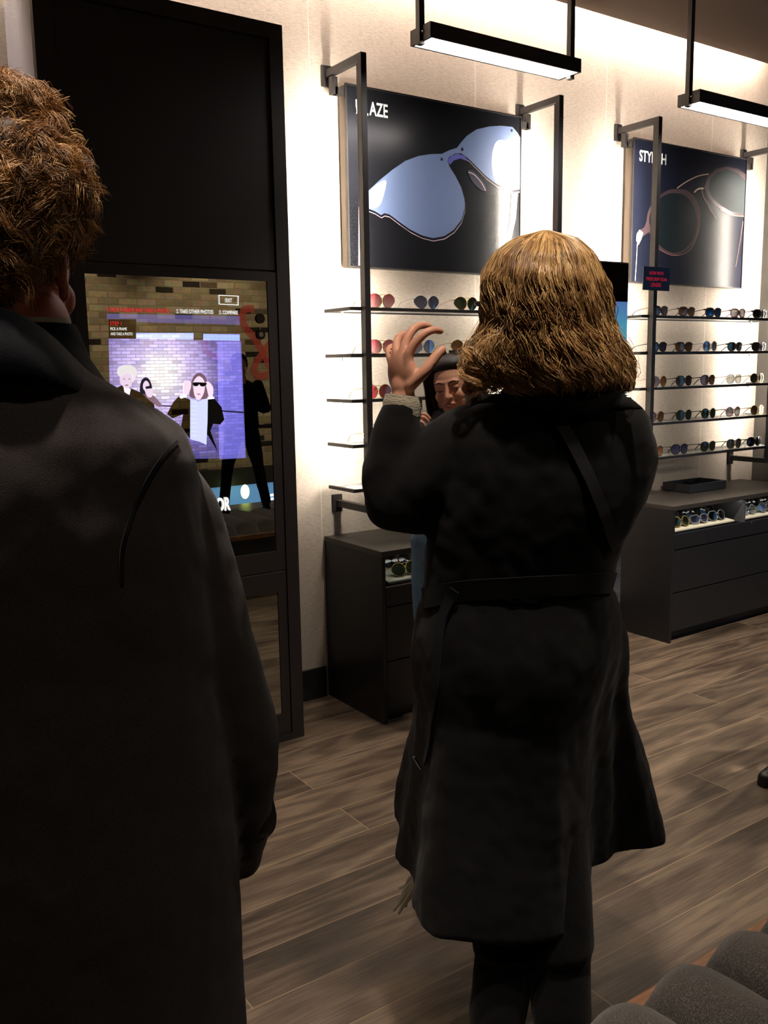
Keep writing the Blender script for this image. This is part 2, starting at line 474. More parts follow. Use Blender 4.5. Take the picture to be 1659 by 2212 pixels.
# ------------------------------------------------------------------ pendant light bars
def light_bar(x0, x1, label):
    y0, y1, z0, z1 = 2.787, 2.909, 2.695, 2.748
    t = thing('pendant_light', ((x0 + x1) / 2, (y0 + y1) / 2, z0), label, 'lamp', 'pendant light bars before the display wall')
    b = MB()
    b.box(x0, x1, y0, y0 + .008, z0, z1).box(x0, x1, y1 - .008, y1, z0, z1)
    b.box(x0, x0 + .012, y0 + .008, y1 - .008, z0, z1).box(x1 - .012, x1, y0 + .008, y1 - .008, z0, z1)
    b.box(x0 + .012, x1 - .012, y0 + .008, y1 - .008, z1 - .01, z1)
    b.build('housing', BLACK, t)
    MB().box(x0 + .012, x1 - .012, y0 + .008, y1 - .008, z0 + .0015, z0 + .010).build('diffuser', WHITEL, t)
    ym = (y0 + y1) / 2
    for xx, sg in ((x0 - .012, 1), (x1 - .012, -1)):
        MB().box(xx, xx + .024, ym - .012, ym + .012, z0 - .012, 3.255).build('hanging_rod', BLACK, t, bevel=.001)
        MB().box(xx - .03, xx + .054, ym - .04, ym + .04, 3.255, 3.265).build('ceiling_plate', BLACK, t, bevel=.002)
        MB().tube([(xx + .012, ym - .012, z0 + .03), (xx + .012, ym - .018, z0 + .03)], .006, seg=10).build('screw', SILVER, t)
    return t
light_bar(2.165, 2.945, 'black pendant light bar with white underside, hung above the left poster')
light_bar(3.72, 4.50, 'black pendant light bar cut off by the right edge, above the right poster')

# ------------------------------------------------------------------ display units: posts, posters, shelves
GLASS = mat('shelf_glass', (225, 230, 225), rough=.03, alpha=.32, spec=.5)
PY0, PY1 = 3.235, 3.262
SZ = (1.757, 1.564, 1.372, 1.179, .987)
def display_frame(x0, x1, side):
    t = thing('display_rack', ((x0 + x1) / 2, WY, .86), 'black steel wall rack with two square posts framing the %s sunglasses shelves' % side, 'display rack', 'wall racks for sunglasses')
    for x in (x0, x1):
        b = MB()
        b.box(x - .014, x + .014, PY0, PY1, .89, 2.766)
        b.build('post', BLACK, t, bevel=.0015)
        MB().box(x - .013, x + .013, PY1, WY - .012, 2.736, 2.766).build('upper_arm', BLACK, t, bevel=.001)
        MB().box(x - .013, x + .013, PY1, WY - .012, .89, .92).build('lower_arm', BLACK, t, bevel=.001)
        MB().box(x - .03, x + .02, WY - .014, WY, 2.70, 2.785).build('wall_plate', BLACK, t, bevel=.001)
        MB().box(x - .03, x + .02, WY - .014, WY, .865, .945).build('wall_plate', BLACK, t, bevel=.001)
        MB().box(x - .007, x + .007, PY1, PY1 + .004, 1.04, 2.62).build('light_strip', LEDSTRIP, t)
        MB().box(x - .014, x - .009, PY1, PY1 + .0075, .92, 2.73).box(x + .009, x + .014, PY1, PY1 + .0075, .92, 2.73).build('unseen_beam_fins', BLACK, t)  # unseen fins added beside the strip to narrow its glow on the wall
    for x, d in ((x0, 1), (x1, -1)):
        b = MB()
        b.box(x - .014, x + .014, 3.455, 3.483, 2.66, 2.73)
        b.box(min(x, x + d * .075), max(x, x + d * .075), 3.455, 3.483, 2.66, 2.69)
        b.build('poster_hook', BLACK, t, bevel=.001)
    return t
display_frame(2.173, 3.291, 'left')
display_frame(4.008, 5.136, 'right')

def shelf(x0, x1, z, side, nm):
    t = thing('glass_shelf', ((x0 + x1) / 2, 3.36, z), 'black-edged glass shelf, %s of the five in the %s rack' % (nm, side), 'shelf', 'glass shelves in the %s rack' % side)
    b = MB(); y0, y1 = 3.2625, 3.47
    b.box(x0 + .012, x1 - .012, y0 + .012, y1, z + .002, z + .008)
    b.build('glass_plate', GLASS, t)
    b = MB()
    b.box(x0, x1, y0, y0 + .012, z - .004, z + .010).box(x0, x0 + .012, y0 + .012, y1, z - .004, z + .010).box(x1 - .012, x1, y0 + .012, y1, z - .004, z + .010)
    b.box(x0 + .012, x1 - .012, y1 - .012, y1, z - .004, z + .002)
    b.build('edge_frame', BLACK, t)
    for xx in (x0 + .06, x1 - .06):
        MB().tube([(xx, 3.42, z - .004), (xx, 3.42, z - .014)], .006, seg=8, sub=1).build('support_stud', SILVER, t)
    return t
ORD = ('topmost', 'second from the top', 'middle one', 'second from the bottom', 'lowest')
for k, z in enumerate(SZ):
    shelf(2.10, 3.365, z, 'left', ORD[k])
for k, z in enumerate(SZ):
    shelf(3.935, 5.21, z, 'right', ORD[k])

def px_poly(pts, y, z1=None):
    return [at(px, py, 1, y) for px, py in pts]
def Z2(p): return (680 + p[0] * .3496, 80 + p[1] * .3496)      # close-up sketch of the left poster
def Z3(p): return (1240 + p[0] * .2532, 200 + p[1] * .2532)    # close-up sketch of the right poster
def Z1(p): return (150 + p[0] * .30139, 560 + p[1] * .30139)   # close-up sketch of the mirror screen
def flat(name, pts, y, m, parent, th=.0006):
    return MB().prism(px_poly(pts, y), (0, th, 0)).build(name, m, parent)
def smooth_loop(pts, sub=5):
    n = len(pts); out = []
    for i in range(n):
        p0, p1, p2, p3 = [Vector((*pts[(i + k - 1) % n], 0)) for k in range(4)]
        for k in range(sub):
            t = k / sub
            q = 0.5 * ((2 * p1) + (p2 - p0) * t + (2 * p0 - 5 * p1 + 4 * p2 - p3) * t * t + (3 * p1 - p0 - 3 * p2 + p3) * t ** 3)
            out.append((q.x, q.y))
    return out
def stroke(mb, pts, w, y, th=.0006, closed=False, sub=5):
    """ribbon of width w (m) along a traced line lying in plane y"""
    P = [at(px, py, 1, y) for px, py in pts]
    if closed: P = P + [P[0]]
    P, W = resample(P, w, sub)
    n = len(P); a = []; c = []
    for i in range(n):
        t = (P[min(n - 1, i + 1)] - P[max(0, i - 1)])
        if closed and i in (0, n - 1): t = P[1] - P[n - 2]
        t.y = 0; t.normalize(); s = Vector((-t.z, 0, t.x))
        a.append(P[i] + s * W[i] / 2); c.append(P[i] - s * W[i] / 2)
    vs = []
    for i in range(n): vs += [a[i], c[i], a[i] + Vector((0, th, 0)), c[i] + Vector((0, th, 0))]
    fs = []
    for i in range(n - 1):
        o = i * 4; q = o + 4
        fs += [(o, o + 1, q + 1, q), (o + 2, q + 2, q + 3, o + 3), (o, q, q + 2, o + 2), (o + 1, o + 3, q + 3, q + 1)]
    fs += [(0, 2, 3, 1), (n * 4 - 4, n * 4 - 3, n * 4 - 1, n * 4 - 2)]
    mb.add(vs, fs); return mb

def text_fit(string, x0, x1, z0, z1, y, m, parent, name, bold=0.0, shear=0.0, **tags):
    cu = bpy.data.curves.new('txt', 'FONT'); cu.body = string; cu.size = 1; cu.offset = bold; cu.extrude = .0
    cu.resolution_u = 4
    o = bpy.data.objects.new('txt', cu); COL.objects.link(o)
    bpy.context.view_layer.update()
    me = bpy.data.meshes.new_from_object(o.evaluated_get(bpy.context.evaluated_depsgraph_get()))
    bpy.data.objects.remove(o)
    co = np.zeros(len(me.vertices) * 3); me.vertices.foreach_get('co', co); co = co.reshape(-1, 3)
    mn = co.min(0); mxx = co.max(0)
    X = x0 + (co[:, 0] - mn[0]) / (mxx[0] - mn[0]) * (x1 - x0)
    Zc = z0 + (co[:, 1] - mn[1]) / (mxx[1] - mn[1]) * (z1 - z0)
    out = np.stack([X, np.full_like(X, y), Zc], 1)
    me.vertices.foreach_set('co', out.ravel()); me.update(); me.name = name
    return link_mesh(name, me, m, parent, **tags)
def text_px(string, px0, py0, px1, py1, y, m, parent, name='lettering', bold=.02):
    a = at(px0, py0, 1, y); b = at(px1, py1, 1, y)
    return text_fit(string, a.x, b.x, min(a.z, b.z), max(a.z, b.z), y, m, parent, name, bold)

POSTK = mat('poster_black', (24, 25, 30), rough=.24, spec=.55)
POSTN = mat('poster_navy', (22, 25, 38), rough=.30, spec=.35)
PEDGE = mat('poster_edge', (92, 80, 68), rough=.5)
def poster(x0, x1, z0, z1, label, face):
    t = thing('poster_panel', ((x0 + x1) / 2, 3.44, z0), label, 'poster', 'framed posters over the shelves')
    MB().box(x0 + .003, x1 - .003, 3.452, 3.502, z0 + .003, z1 - .003).build('light_box', PEDGE, t, bevel=.002)
    MB().box(x0, x1, 3.447, 3.452, z0, z1).build('picture', face, t)
    b = MB(); w = .006
    b.box(x0, x1, 3.442, 3.447, z0, z0 + w).box(x0, x1, 3.442, 3.447, z1 - w, z1).box(x0, x0 + w, 3.442, 3.447, z0 + w, z1 - w).box(x1 - w, x1, 3.442, 3.447, z0 + w, z1 - w)
    b.build('frame', BLACK, t)
    return t
PA = poster(2.217, 3.232, 1.95, 2.708, 'black poster of blue mirrored sunglasses on the left of the wall', POSTK)
PB = poster(4.051, 5.07, 1.953, 2.712, 'navy poster of round dark sunglasses on the right of the wall', POSTN)
YP = 3.446
# left poster print
LENSP = mat('printed_blue_lens', (120, 150, 195), rough=.3)
def _lensp():
    m = LENSP
    tc = N(m, 'ShaderNodeTexCoord'); sx = N(m, 'ShaderNodeSeparateXYZ'); L(m, tc.outputs['Object'], sx.inputs[0])
    mr = N(m, 'ShaderNodeMapRange'); mr.inputs[1].default_value = 2.08 - 1.95; mr.inputs[2].default_value = 2.66 - 1.95
    L(m, sx.outputs[2], mr.inputs[0])
    r = ramp(m, mr.outputs[0], [(0.0, (56, 96, 140)), (.35, (74, 118, 156)), (.6, (108, 152, 176)), (1, (112, 130, 170))])
    L(m, r.outputs[0], BS(m).inputs['Base Color'])
_lensp()
SHINEP = mat('printed_white_shine', (228, 234, 248), rough=.35)
RIMP = mat('printed_rose_rim', (196, 170, 176), rough=.4)
DKP = mat('printed_dark_rim', (18, 17, 30), rough=.3)
PINKP = mat('printed_pink_arm', (232, 170, 172), rough=.4)
lens_o = [(285, 985), (300, 965), (337, 945), (400, 885), (480, 820), (560, 765), (640, 735), (720, 723), (785, 722), (830, 700), (880, 683), (900, 655), (940, 610), (1000, 570), (1080, 552), (1150, 548), (1220, 555), (1250, 590), (1273, 625),
          (1273, 940), (1230, 945), (1180, 935), (1120, 905), (1060, 860), (1000, 800), (950, 750), (905, 718), (870, 718), (830, 740), (820, 768), (832, 800), (870, 860), (905, 930), (925, 1000), (925, 1060), (905, 1130), (860, 1190), (800, 1230), (730, 1243), (660, 1225), (590, 1190), (520, 1140), (460, 1095), (430, 1088), (410, 1100), (370, 1075), (337, 1062), (300, 1050)]
flat('printed_rim', [Z2((min(x + 3, 1274), y + (20 if y > 700 else 2))) for x, y in lens_o], YP + .0004, RIMP, PA, .0003)
flat('printed_dark_rim', [Z2((min(x + 2, 1274), y + (15 if y > 700 else 2))) for x, y in lens_o], YP, DKP, PA, .0003)
flat('printed_lens', [Z2(p) for p in lens_o], YP - .0006, LENSP, PA, .0004)
flat('printed_shine', smooth_loop([Z2(p) for p in [(1120, 650), (1170, 640), (1215, 700), (1225, 820), (1200, 935), (1150, 915), (1105, 860), (1095, 740)]]), YP - .0012, SHINEP, PA, .0003)
flat('printed_shine', smooth_loop([Z2(p) for p in [(345, 955), (400, 900), (440, 890), (430, 960), (400, 1040), (350, 1050)]]), YP - .0012, SHINEP, PA, .0003)
flat('printed_bridge_gap', [Z2(p) for p in [(822, 765), (840, 735), (880, 720), (925, 735), (950, 770), (900, 750), (860, 762), (835, 790)]], YP - .0014, mat('printed_violet', (86, 84, 170)), PA, .0003)
flat('printed_temple', [Z2(p) for p in [(272, 1050), (292, 1050), (300, 1412), (270, 1412)]], YP - .001, PINKP, PA)
flat('printed_temple', [Z2(p) for p in [(1215, 968), (1254, 966), (1242, 1120), (1205, 1290), (1178, 1290), (1208, 1110)]], YP - .001, PINKP, PA)
flat('printed_nose_pad', smooth_loop([Z2(p) for p in [(945, 830), (975, 825), (1020, 870), (1060, 925), (1055, 955), (1020, 940), (975, 895)]]), YP - .0016, mat('printed_grey_pad', (66, 64, 78), rough=.25), PA)
b_ = MB(); stroke(b_, [Z2(p) for p in [(950, 835), (985, 850), (1030, 900), (1056, 950)]], .004, YP - .0022); b_.build('printed_pad_edge', RIMP, PA)
for q in ((785, 755), (912, 694), (1217, 577)):
    c_ = at(*Z2(q), 1, YP - .0018)
    MB().ell(c_, (.007, .001, .007), nu=12, nv=6).build('printed_rivet', DKP, PA)
text_px('B', *Z2((252, 384)), *Z2((286, 478)), YP - .001, PRINTW, PA, bold=.02)
text_px('L', *Z2((298, 390)), *Z2((330, 487)), YP - .001, PRINTW, PA, bold=.02)
text_px('AZE', *Z2((336, 397)), *Z2((452, 502)), YP - .001, PRINTW, PA, bold=.02)
# right poster print
TORT = mat('printed_brown_rim', (74, 58, 62), rough=.3)
TORTL = mat('printed_rim_light', (176, 128, 112), rough=.3)
LENSD = mat('printed_dark_lens', (22, 30, 34), rough=.4, spec=.3)
LENSD2 = mat('printed_grey_lens', (50, 58, 60), rough=.5, spec=.2)
GOLDP = mat('printed_gold', (206, 182, 158), rough=.3)
ringL = [(880, 822), (960, 835), (1030, 890), (1065, 985), (1070, 1080), (1055, 1190), (1010, 1290), (940, 1360), (850, 1390), (760, 1355), (690, 1280), (640, 1180), (620, 1080), (650, 975), (720, 890), (800, 835)]
lensL = [(880, 860), (950, 880), (1010, 950), (1040, 1040), (1050, 1130), (1020, 1240), (960, 1320), (870, 1365), (790, 1345), (720, 1290), (665, 1200), (640, 1100), (665, 990), (720, 915), (800, 865)]
flat('printed_rim', smooth_loop([Z3(p) for p in ringL]), YP, TORT, PB, .0003)
flat('printed_lens', smooth_loop([Z3(p) for p in lensL]), YP - .0008, LENSD, PB, .0003)
b_ = MB(); stroke(b_, [Z3(p) for p in [(650, 1250), (720, 1330), (850, 1390), (980, 1350), (1050, 1220), (1072, 1080), (1060, 960)]], .003, YP - .0014); b_.build('printed_rim_light', TORTL, PB)
ringR = [(1474, 705), (1400, 652), (1300, 630), (1210, 650), (1140, 720), (1112, 810), (1140, 890), (1200, 960), (1290, 1020), (1370, 1055), (1458, 1062)]
lensR = [(1470, 760), (1400, 690), (1310, 655), (1225, 680), (1165, 740), (1148, 820), (1180, 890), (1250, 960), (1340, 1015), (1458, 1040)]
flat('printed_rim', [Z3(p) for p in ringR], YP, TORT, PB, .0003)
flat('printed_lens', [Z3(p) for p in lensR], YP - .0008, LENSD2, PB, .0003)
b_ = MB(); stroke(b_, [Z3(p) for p in [(1250, 1000), (1340, 1045), (1456, 1056)]], .004, YP - .0014); b_.build('printed_rim_light', TORTL, PB)
b_ = MB(); stroke(b_, [Z3(p) for p in [(880, 815), (960, 760), (1060, 712), (1150, 695)]], .006, YP - .002); b_.build('printed_brow_bar', GOLDP, PB)
b_ = MB(); stroke(b_, [Z3(p) for p in [(1025, 852), (1060, 822), (1105, 818)]], .009, YP - .002); b_.build('printed_bridge', GOLDP, PB)
b_ = MB(); stroke(b_, [Z3(p) for p in [(1090, 835), (1105, 890), (1140, 950), (1165, 1000), (1215, 1075)]], .005, YP - .002); b_.build('printed_nose_pad', TORTL, PB)
flat('printed_end_piece', [Z3(p) for p in [(625, 1080), (600, 1150), (555, 1180), (545, 1215), (590, 1225), (640, 1190), (668, 1260), (655, 1150)]], YP - .0012, TORT, PB)
flat('printed_hinge', [Z3(p) for p in [(560, 1170), (590, 1195), (575, 1250), (550, 1300), (530, 1260), (535, 1205)]], YP - .0018, GOLDP, PB)
b_ = MB(); stroke(b_, [Z3(p) for p in [(540, 1290), (532, 1450), (522, 1605)]], .005, YP - .002); b_.build('printed_temple', GOLDP, PB)
b_ = MB(); stroke(b_, [Z3(p) for p in [(1442, 1100), (1415, 1280), (1380, 1485)]], .003, YP - .002); b_.build('printed_temple', TORTL, PB)
text_px('STYL', *Z3((560, 486)), *Z3((690, 606)), YP - .001, PRINTW, PB, bold=.02)
text_px('ISH', *Z3((700, 510)), *Z3((786, 620)), YP - .001, PRINTW, PB, bold=.02)
# small card clipped on the third post
ss = thing('prescription_sign', (3.985, 3.19, 1.86), 'small navy card with red lettering about prescription lenses clipped to a rack post', 'sign')
SY = 3.196
a_ = at(1391, 573, 1, SY); c_ = at(1446, 629, 1, SY)
MB().box(a_.x, c_.x, SY, SY + .006, c_.z, a_.z - .004).build('card', NAVY, ss, bevel=.001)
for i, (s_, x0_, x1_) in enumerate((('NOW WITH', 1403, 1433), ('PRESCRIPTION', 1396, 1440), ('LENSES', 1406, 1428))):
    yy = 585.5 + i * 12.6
    text_px(s_, x0_, yy, x1_, yy + 9.5 + (.5 if i == 1 else 0), SY - .0008, PRINTR, ss, bold=.03)
# ------------------------------------------------------------------ counters with drawers
def counter(x0, x1, div, label):
    t = thing('display_counter', ((x0 + x1) / 2, 3.28, 0), label, 'counter', 'black counters with drawers under the racks')
    y0, y1 = 3.06, WY
    MB().box(x0, x1, y0 - .002, y1, .733, .757).build('countertop', CTOP, t, bevel=.0015)
    b = MB()
    b.box(x0, x0 + .018, y0, y1, 0, .733)
    b.box(x1 - .018, x1, y0, y1, 0, .733)
    b.box(x0 + .018, x1 - .018, y1 - .02, y1, .05, .733)
    b.box(x0 + .018, x1 - .018, y0 + .02, y1 - .02, .575, .590)
    b.build('carcass', BOARD, t)
    MB().box(div - .012, div + .006, y0 + .004, y1 - .02, .60, .733).build('divider', mat('divider_grey', (92, 92, 96), rough=.3), t)
    b = MB().box(x0 + .018, x1 - .018, y0 + .05, y0 + .068, 0, .06)
    b.build('plinth', BOARD, t)
    for z0, z1, nm in ((.519, .600, 'top_drawer_front'), (.280, .512, 'drawer'), (.062, .274, 'drawer')):
        MB().box(x0 + .020, x1 - .020, y0, y0 + .018, z0, z1).build(nm, BOARD, t, bevel=.001)
    MB().box(x0 + .018, x1 - .018, y0 + .001, y0 + .008, .600, .604).build('metal_lip', SILVER, t)
    MB().tube([(div + .06, y0, .592), (div + .06, y0 - .002, .592)], .003, seg=10, sub=1).build('lock', SILVER, t)
    return t
counter(2.10, 3.37, 2.745, 'black counter with drawers beside the tall mirror cabinet, left of the two')
counter(3.99, 5.26, 4.64, 'black counter with drawers at the right, carrying a black tray')
LEDC = mat('drawer_light', (255, 255, 255), emit=(245, 246, 235), estr=6.0)
for x0, x1, s in ((2.13, 3.34, 'left'), (4.02, 5.23, 'right')):
    tag(MB().box(x0, x1, 3.085, 3.095, .729, .7325).build('drawer_light', LEDC), 'thin light strip under the top of the %s black counter' % s, 'light strip', 'light strips in the counters')

def liner(x0, x1, where):
    y0, y1 = 3.075, 3.40
    t = thing('drawer_board', ((x0 + x1) / 2, 3.2, .60), 'cream board sloping in the %s' % where, 'display board', 'cream boards in the open drawers')
    z = .612; s = .13
    P = lambda x, y: (x, y, z + (y - y0) * s)
    MB().prism([P(x0, y0), P(x1, y0), P(x1, y1), P(x0, y1)], (0, 0, .008)).build('board', WHITEB, t, bevel=.001)
    MB().prism([P(x0, y0 - .004), P(x1, y0 - .004), P(x1, y0), P(x0, y0)], (0, 0, -.007)).build('front_edge', GLOSSK, t)
    return z + .008, y0, s
liner(2.145, 2.715, 'left bay of the left counter')
liner(4.03, 4.56, 'left bay of the right counter')
liner(4.66, 5.22, 'right bay of the right counter')

# ------------------------------------------------------------------ sunglasses
def outline(kind, n=28):
    pts = []
    for i in range(n):
        a = 2 * math.pi * i / n
        c, s = math.cos(a), math.sin(a)
        if kind == 'aviator':
            x = .0315 * c; z = .0275 * s
            if z < 0: x = x * (1 - .20 * (-s)) ; z *= 1.02
            x += .005 * max(0, -s)
        elif kind == 'square':
            x = .0290 * math.copysign(abs(c) ** .62, c); z = .0215 * math.copysign(abs(s) ** .66, s)
            if z < 0: x *= 1 - .14 * (-s)
        elif kind == 'round':
            x = .0270 * math.copysign(abs(c) ** .92, c); z = .0255 * math.copysign(abs(s) ** .92, s)
        else:
            x = .0290 * math.copysign(abs(c) ** .75, c); z = .0250 * math.copysign(abs(s) ** .8, s)
            if z < 0: x *= 1 - .12 * (-s)
        pts.append((x, z))
    return pts
def curve_y(x): return 2.2 * x * x      # wrap of the front
GCACHE = {}
def glasses_parts(kind):
    if kind in GCACHE: return GCACHE[kind]
    metal = kind in ('aviator',)
    fr = .0012 if metal else (.0024 if kind != 'square' else .0036)
    zc = .0285 if kind != 'square' else .0255
    O = outline(kind); out = []
    lens = []
    for sg in (-1, 1):
        cx = sg * .0335
        ring = [Vector((cx - sg * x if kind == 'aviator' else cx + x, 0, zc + z)) for x, z in O]
        for p in ring: p.y = curve_y(p.x)
        ctr = Vector((cx, curve_y(cx) - .0012, zc))
        n = len(ring); vs = [ctr] + ring + [p + Vector((0, .0014, 0)) for p in ring] + [ctr + Vector((0, .0014, 0))]
        fs = []
        for i in range(n):
            j = (i + 1) % n
            fs += [(0, 1 + i, 1 + j), (2 * n + 1, 1 + n + j, 1 + n + i), (1 + i, 1 + n + i, 1 + n + j, 1 + j)]
        mb = MB(); mb.add(vs, fs); lens.append(mb.mesh('lens'))
        if sg == -1: ringsL = ring
        else: ringsR = ring
    fb = MB()
    for ring in (ringsL, ringsR):
        R = ring + [ring[0], ring[1]]
        fb.tube([p + Vector((0, .0006, 0)) for p in R], fr, seg=6, sub=1, round_caps=False)
    if metal:
        fb.tube([(-.017, curve_y(.017), zc + .0215), (0, -.001, zc + .0235), (.017, curve_y(.017), zc + .0215)], .0010, seg=6)
        fb.tube([(-.009, 0, zc + .006), (0, -.003, zc + .011), (.009, 0, zc + .006)], .0010, seg=6)
    elif kind == 'round':
        fb.tube([(-.011, 0, zc + .004), (0, -.002, zc + .0095), (.011, 0, zc + .004)], .0020, seg=6)
    else:
        fb.tube([(-.012, 0, zc + .008), (0, -.001, zc + .0115), (.012, 0, zc + .008)], .0028, seg=6)
    for sg in (-1, 1):
        xx = sg * .0615
        fb.tube([(xx, curve_y(.0615) , zc + .013), (sg * .067, .0105, zc + .014), (sg * .0675, .016, zc + .014)], fr * 1.3, seg=6)
        fb.tube([(sg * .011, .001, zc - .002), (sg * .009, .006, zc - .004), (sg * .0085, .007, zc - .009)], .0014, seg=6)
    frame = fb.mesh('frame')
    temples = []
    for sg in (-1, 1):
        tr = .0009 if metal else .0018
        mb = MB(); x = sg * .0675
        zt = zc + .014
        mb.tube([(x, .015, zt), (x * .99, .06, zt - .004), (x * .97, .10, zt - .010), (x * .95, .118, zt - .017), (x * .92, .143, .0025)],
                [tr * 1.2, tr, tr, tr * 1.4, tr * 1.6], seg=6, sub=4)
        temples.append(mb.mesh('temple'))
    GCACHE[kind] = (lens, frame, temples)
    return GCACHE[kind]
LM = {}
def lens_mat(key, top, bot, alpha, rough=.06, metal=0.0):
    m = mat('lens_' + key, top, rough=rough, spec=.7, alpha=alpha, metal=metal)
    tc = N(m, 'ShaderNodeTexCoord'); sx = N(m, 'ShaderNodeSeparateXYZ'); L(m, tc.outputs['Generated'], sx.inputs[0])
    r = ramp(m, sx.outputs[2], [(0.05, bot), (.9, top)]); L(m, r.outputs[0], BS(m).inputs['Base Color'])
    LM[key] = m
lens_mat('pink', (145, 51, 62), (167, 111, 112), .78)
lens_mat('red', (111, 29, 35), (134, 51, 56), .86)
lens_mat('greyblue', (72, 71, 87), (88, 91, 111), .9, metal=.3)
lens_mat('green', (32, 41, 26), (44, 53, 35), .93)
lens_mat('brown', (81, 51, 29), (118, 82, 51), .88)
lens_mat('copper', (111, 62, 37), (152, 118, 88), .85)
lens_mat('blue', (20, 51, 111), (44, 111, 162), .96, metal=.5)
lens_mat('silver', (111, 118, 148), (155, 159, 174), .85, metal=.5)
lens_mat('grey', (44, 41, 41), (82, 76, 72), .88)
lens_mat('clear', (111, 112, 113), (151, 153, 152), .55)
lens_mat('rose', (96, 68, 71), (145, 125, 124), .7)
lens_mat('black', (13, 12, 13), (25, 23, 25), .97)
lens_mat('violet', (42, 42, 68), (68, 68, 96), .92)
FM = dict(gold=GOLD, silver=SILVER, black=mat('glasses_black', (24, 22, 22), rough=.25), tort=mat('glasses_tortoise', (58, 36, 24), rough=.25),
          brown=mat('glasses_brown', (66, 48, 36), rough=.25), rose=mat('glasses_rose', (120, 84, 84), rough=.25), clear=mat('glasses_clear', (186, 184, 180), rough=.2, alpha=.6),
          olive=mat('glasses_olive', (62, 60, 42), rough=.25), wine=mat('glasses_wine', (92, 20, 28), rough=.25))
def mcopy(me, m):
    c = me.copy(); c.materials.clear(); c.materials.append(m); return c
def sunglasses(kind, lens, frame, loc, label, group, rotz=0.0, tilt=0.0, tiltx=0.0):
    ln, fr, tm = glasses_parts(kind)
    t = bpy.data.objects.new('sunglasses', None); t.empty_display_size = .03
    COL.objects.link(t); t.location = loc; t.rotation_euler = (tiltx, tilt, rotz); t.scale = (1.08, 1.0, 1.08)
    tag(t, label, 'sunglasses', group)
    for nm, mes, m in (('lens', ln, LM[lens]), ('frame', [fr], FM[frame]), ('temple', tm, FM[frame])):
        for me in mes:
            o = bpy.data.objects.new(nm, mcopy(me, m)); COL.objects.link(o); o.parent = t
            for p in o.data.polygons: p.use_smooth = (nm != 'lens')
    return t
GY = 3.288
def srow(side, row, items):
    z = SZ[row] + .008
    for k, (x, kind, lens, frame, label) in enumerate(items):
        sunglasses(kind, lens, frame, (x, GY, z + (.001)), label, 'sunglasses on the %s rack' % side, rotz=RNG.uniform(-.05, .05))
srow('left', 0, [(2.282, 'aviator', 'pink', 'gold', 'pink aviator sunglasses on the top left shelf, next to the post'),
                 (2.528, 'aviator', 'greyblue', 'silver', 'grey-blue mirrored aviators in the middle of the top left shelf'),
                 (2.755, 'aviator', 'green', 'gold', 'dark green gold-rimmed aviators on the top left shelf')])
srow('left', 1, [(2.279, 'aviator', 'pink', 'gold', 'pink aviator sunglasses on the second left shelf, partly behind the raised hand'),
                 (2.5, 'aviator', 'silver', 'silver', 'pale mirrored aviators between the fingers on the second left shelf'),
                 (2.735, 'aviator', 'brown', 'gold', 'brown aviators on the second left shelf just above the dark-haired head')])
srow('left', 2, [(2.255, 'aviator', 'red', 'gold', 'deep red aviators on the third left shelf by the grey cuff')])
srow('left', 3, [(2.245, 'aviator', 'red', 'gold', 'wire sunglasses on the fourth left shelf, their arm showing beside the black sleeve')])
X5 = [[4.122, 4.354, 4.593, 4.827, 5.046], [4.115, 4.339, 4.574, 4.812, 5.052], [4.133, 4.350, 4.568, 4.817, 5.048], [4.117, 4.361, 4.586, 4.822, 5.065], [4.122, 4.332, 4.594, 4.846, 5.049]]
SP = [
 [('square', 'greyblue', 'brown', 'brown square sunglasses behind the post on the top right shelf'), ('square', 'brown', 'brown', 'brown square sunglasses, second along the top right shelf'),
  ('square', 'blue', 'tort', 'square sunglasses with vivid blue mirrored lenses on the top right shelf'), ('square', 'rose', 'rose', 'pale rose square sunglasses on the top right shelf'), ('square', 'black', 'black', 'black square sunglasses at the right end of the top right shelf')],
 [('square', 'violet', 'black', 'black square sunglasses beside the post on the second right shelf'), ('square', 'brown', 'brown', 'amber-brown square sunglasses on the second right shelf'),
  ('round', 'silver', 'clear', 'clear-framed sunglasses with silver lenses on the second right shelf'), ('square', 'green', 'olive', 'olive green square sunglasses on the second right shelf'), ('square', 'black', 'black', 'black square sunglasses at the right end of the second right shelf')],
 [('aviator', 'copper', 'gold', 'copper-lensed wire sunglasses beside the post on the third right shelf'), ('panto', 'grey', 'black', 'grey-lensed black sunglasses, second on the third right shelf'),
  ('panto', 'copper', 'tort', 'copper-lensed tortoise sunglasses in the middle of the third right shelf'), ('panto', 'clear', 'clear', 'nearly clear grey sunglasses on the third right shelf'), ('round', 'green', 'gold', 'dark green round gold sunglasses at the right end of the third right shelf')],
 [('round', 'brown', 'tort', 'amber round sunglasses beside the post on the fourth right shelf'), ('round', 'green', 'black', 'green-lensed round black sunglasses, left one of the two on the fourth right shelf'),
  ('round', 'green', 'olive', 'green-lensed round sunglasses in the middle of the fourth right shelf'), ('round', 'rose', 'rose', 'pale rose round sunglasses on the fourth right shelf'), ('round', 'brown', 'gold', 'brown gold-trimmed round sunglasses at the right end of the fourth right shelf')],
 [('panto', 'copper', 'brown', 'brown sunglasses beside the post on the bottom right shelf'), ('panto', 'violet', 'black', 'black sunglasses with violet-grey lenses on the bottom right shelf'),
  ('panto', 'green', 'black', 'black sunglasses with green lenses in the middle of the bottom right shelf'), ('panto', 'grey', 'olive', 'olive-brown sunglasses on the bottom right shelf'), ('panto', 'black', 'black', 'black sunglasses at the right end of the bottom right shelf')]]
for r in range(5):
    srow('right', r, [(X5[r][c],) + SP[r][c] for c in range(5)])
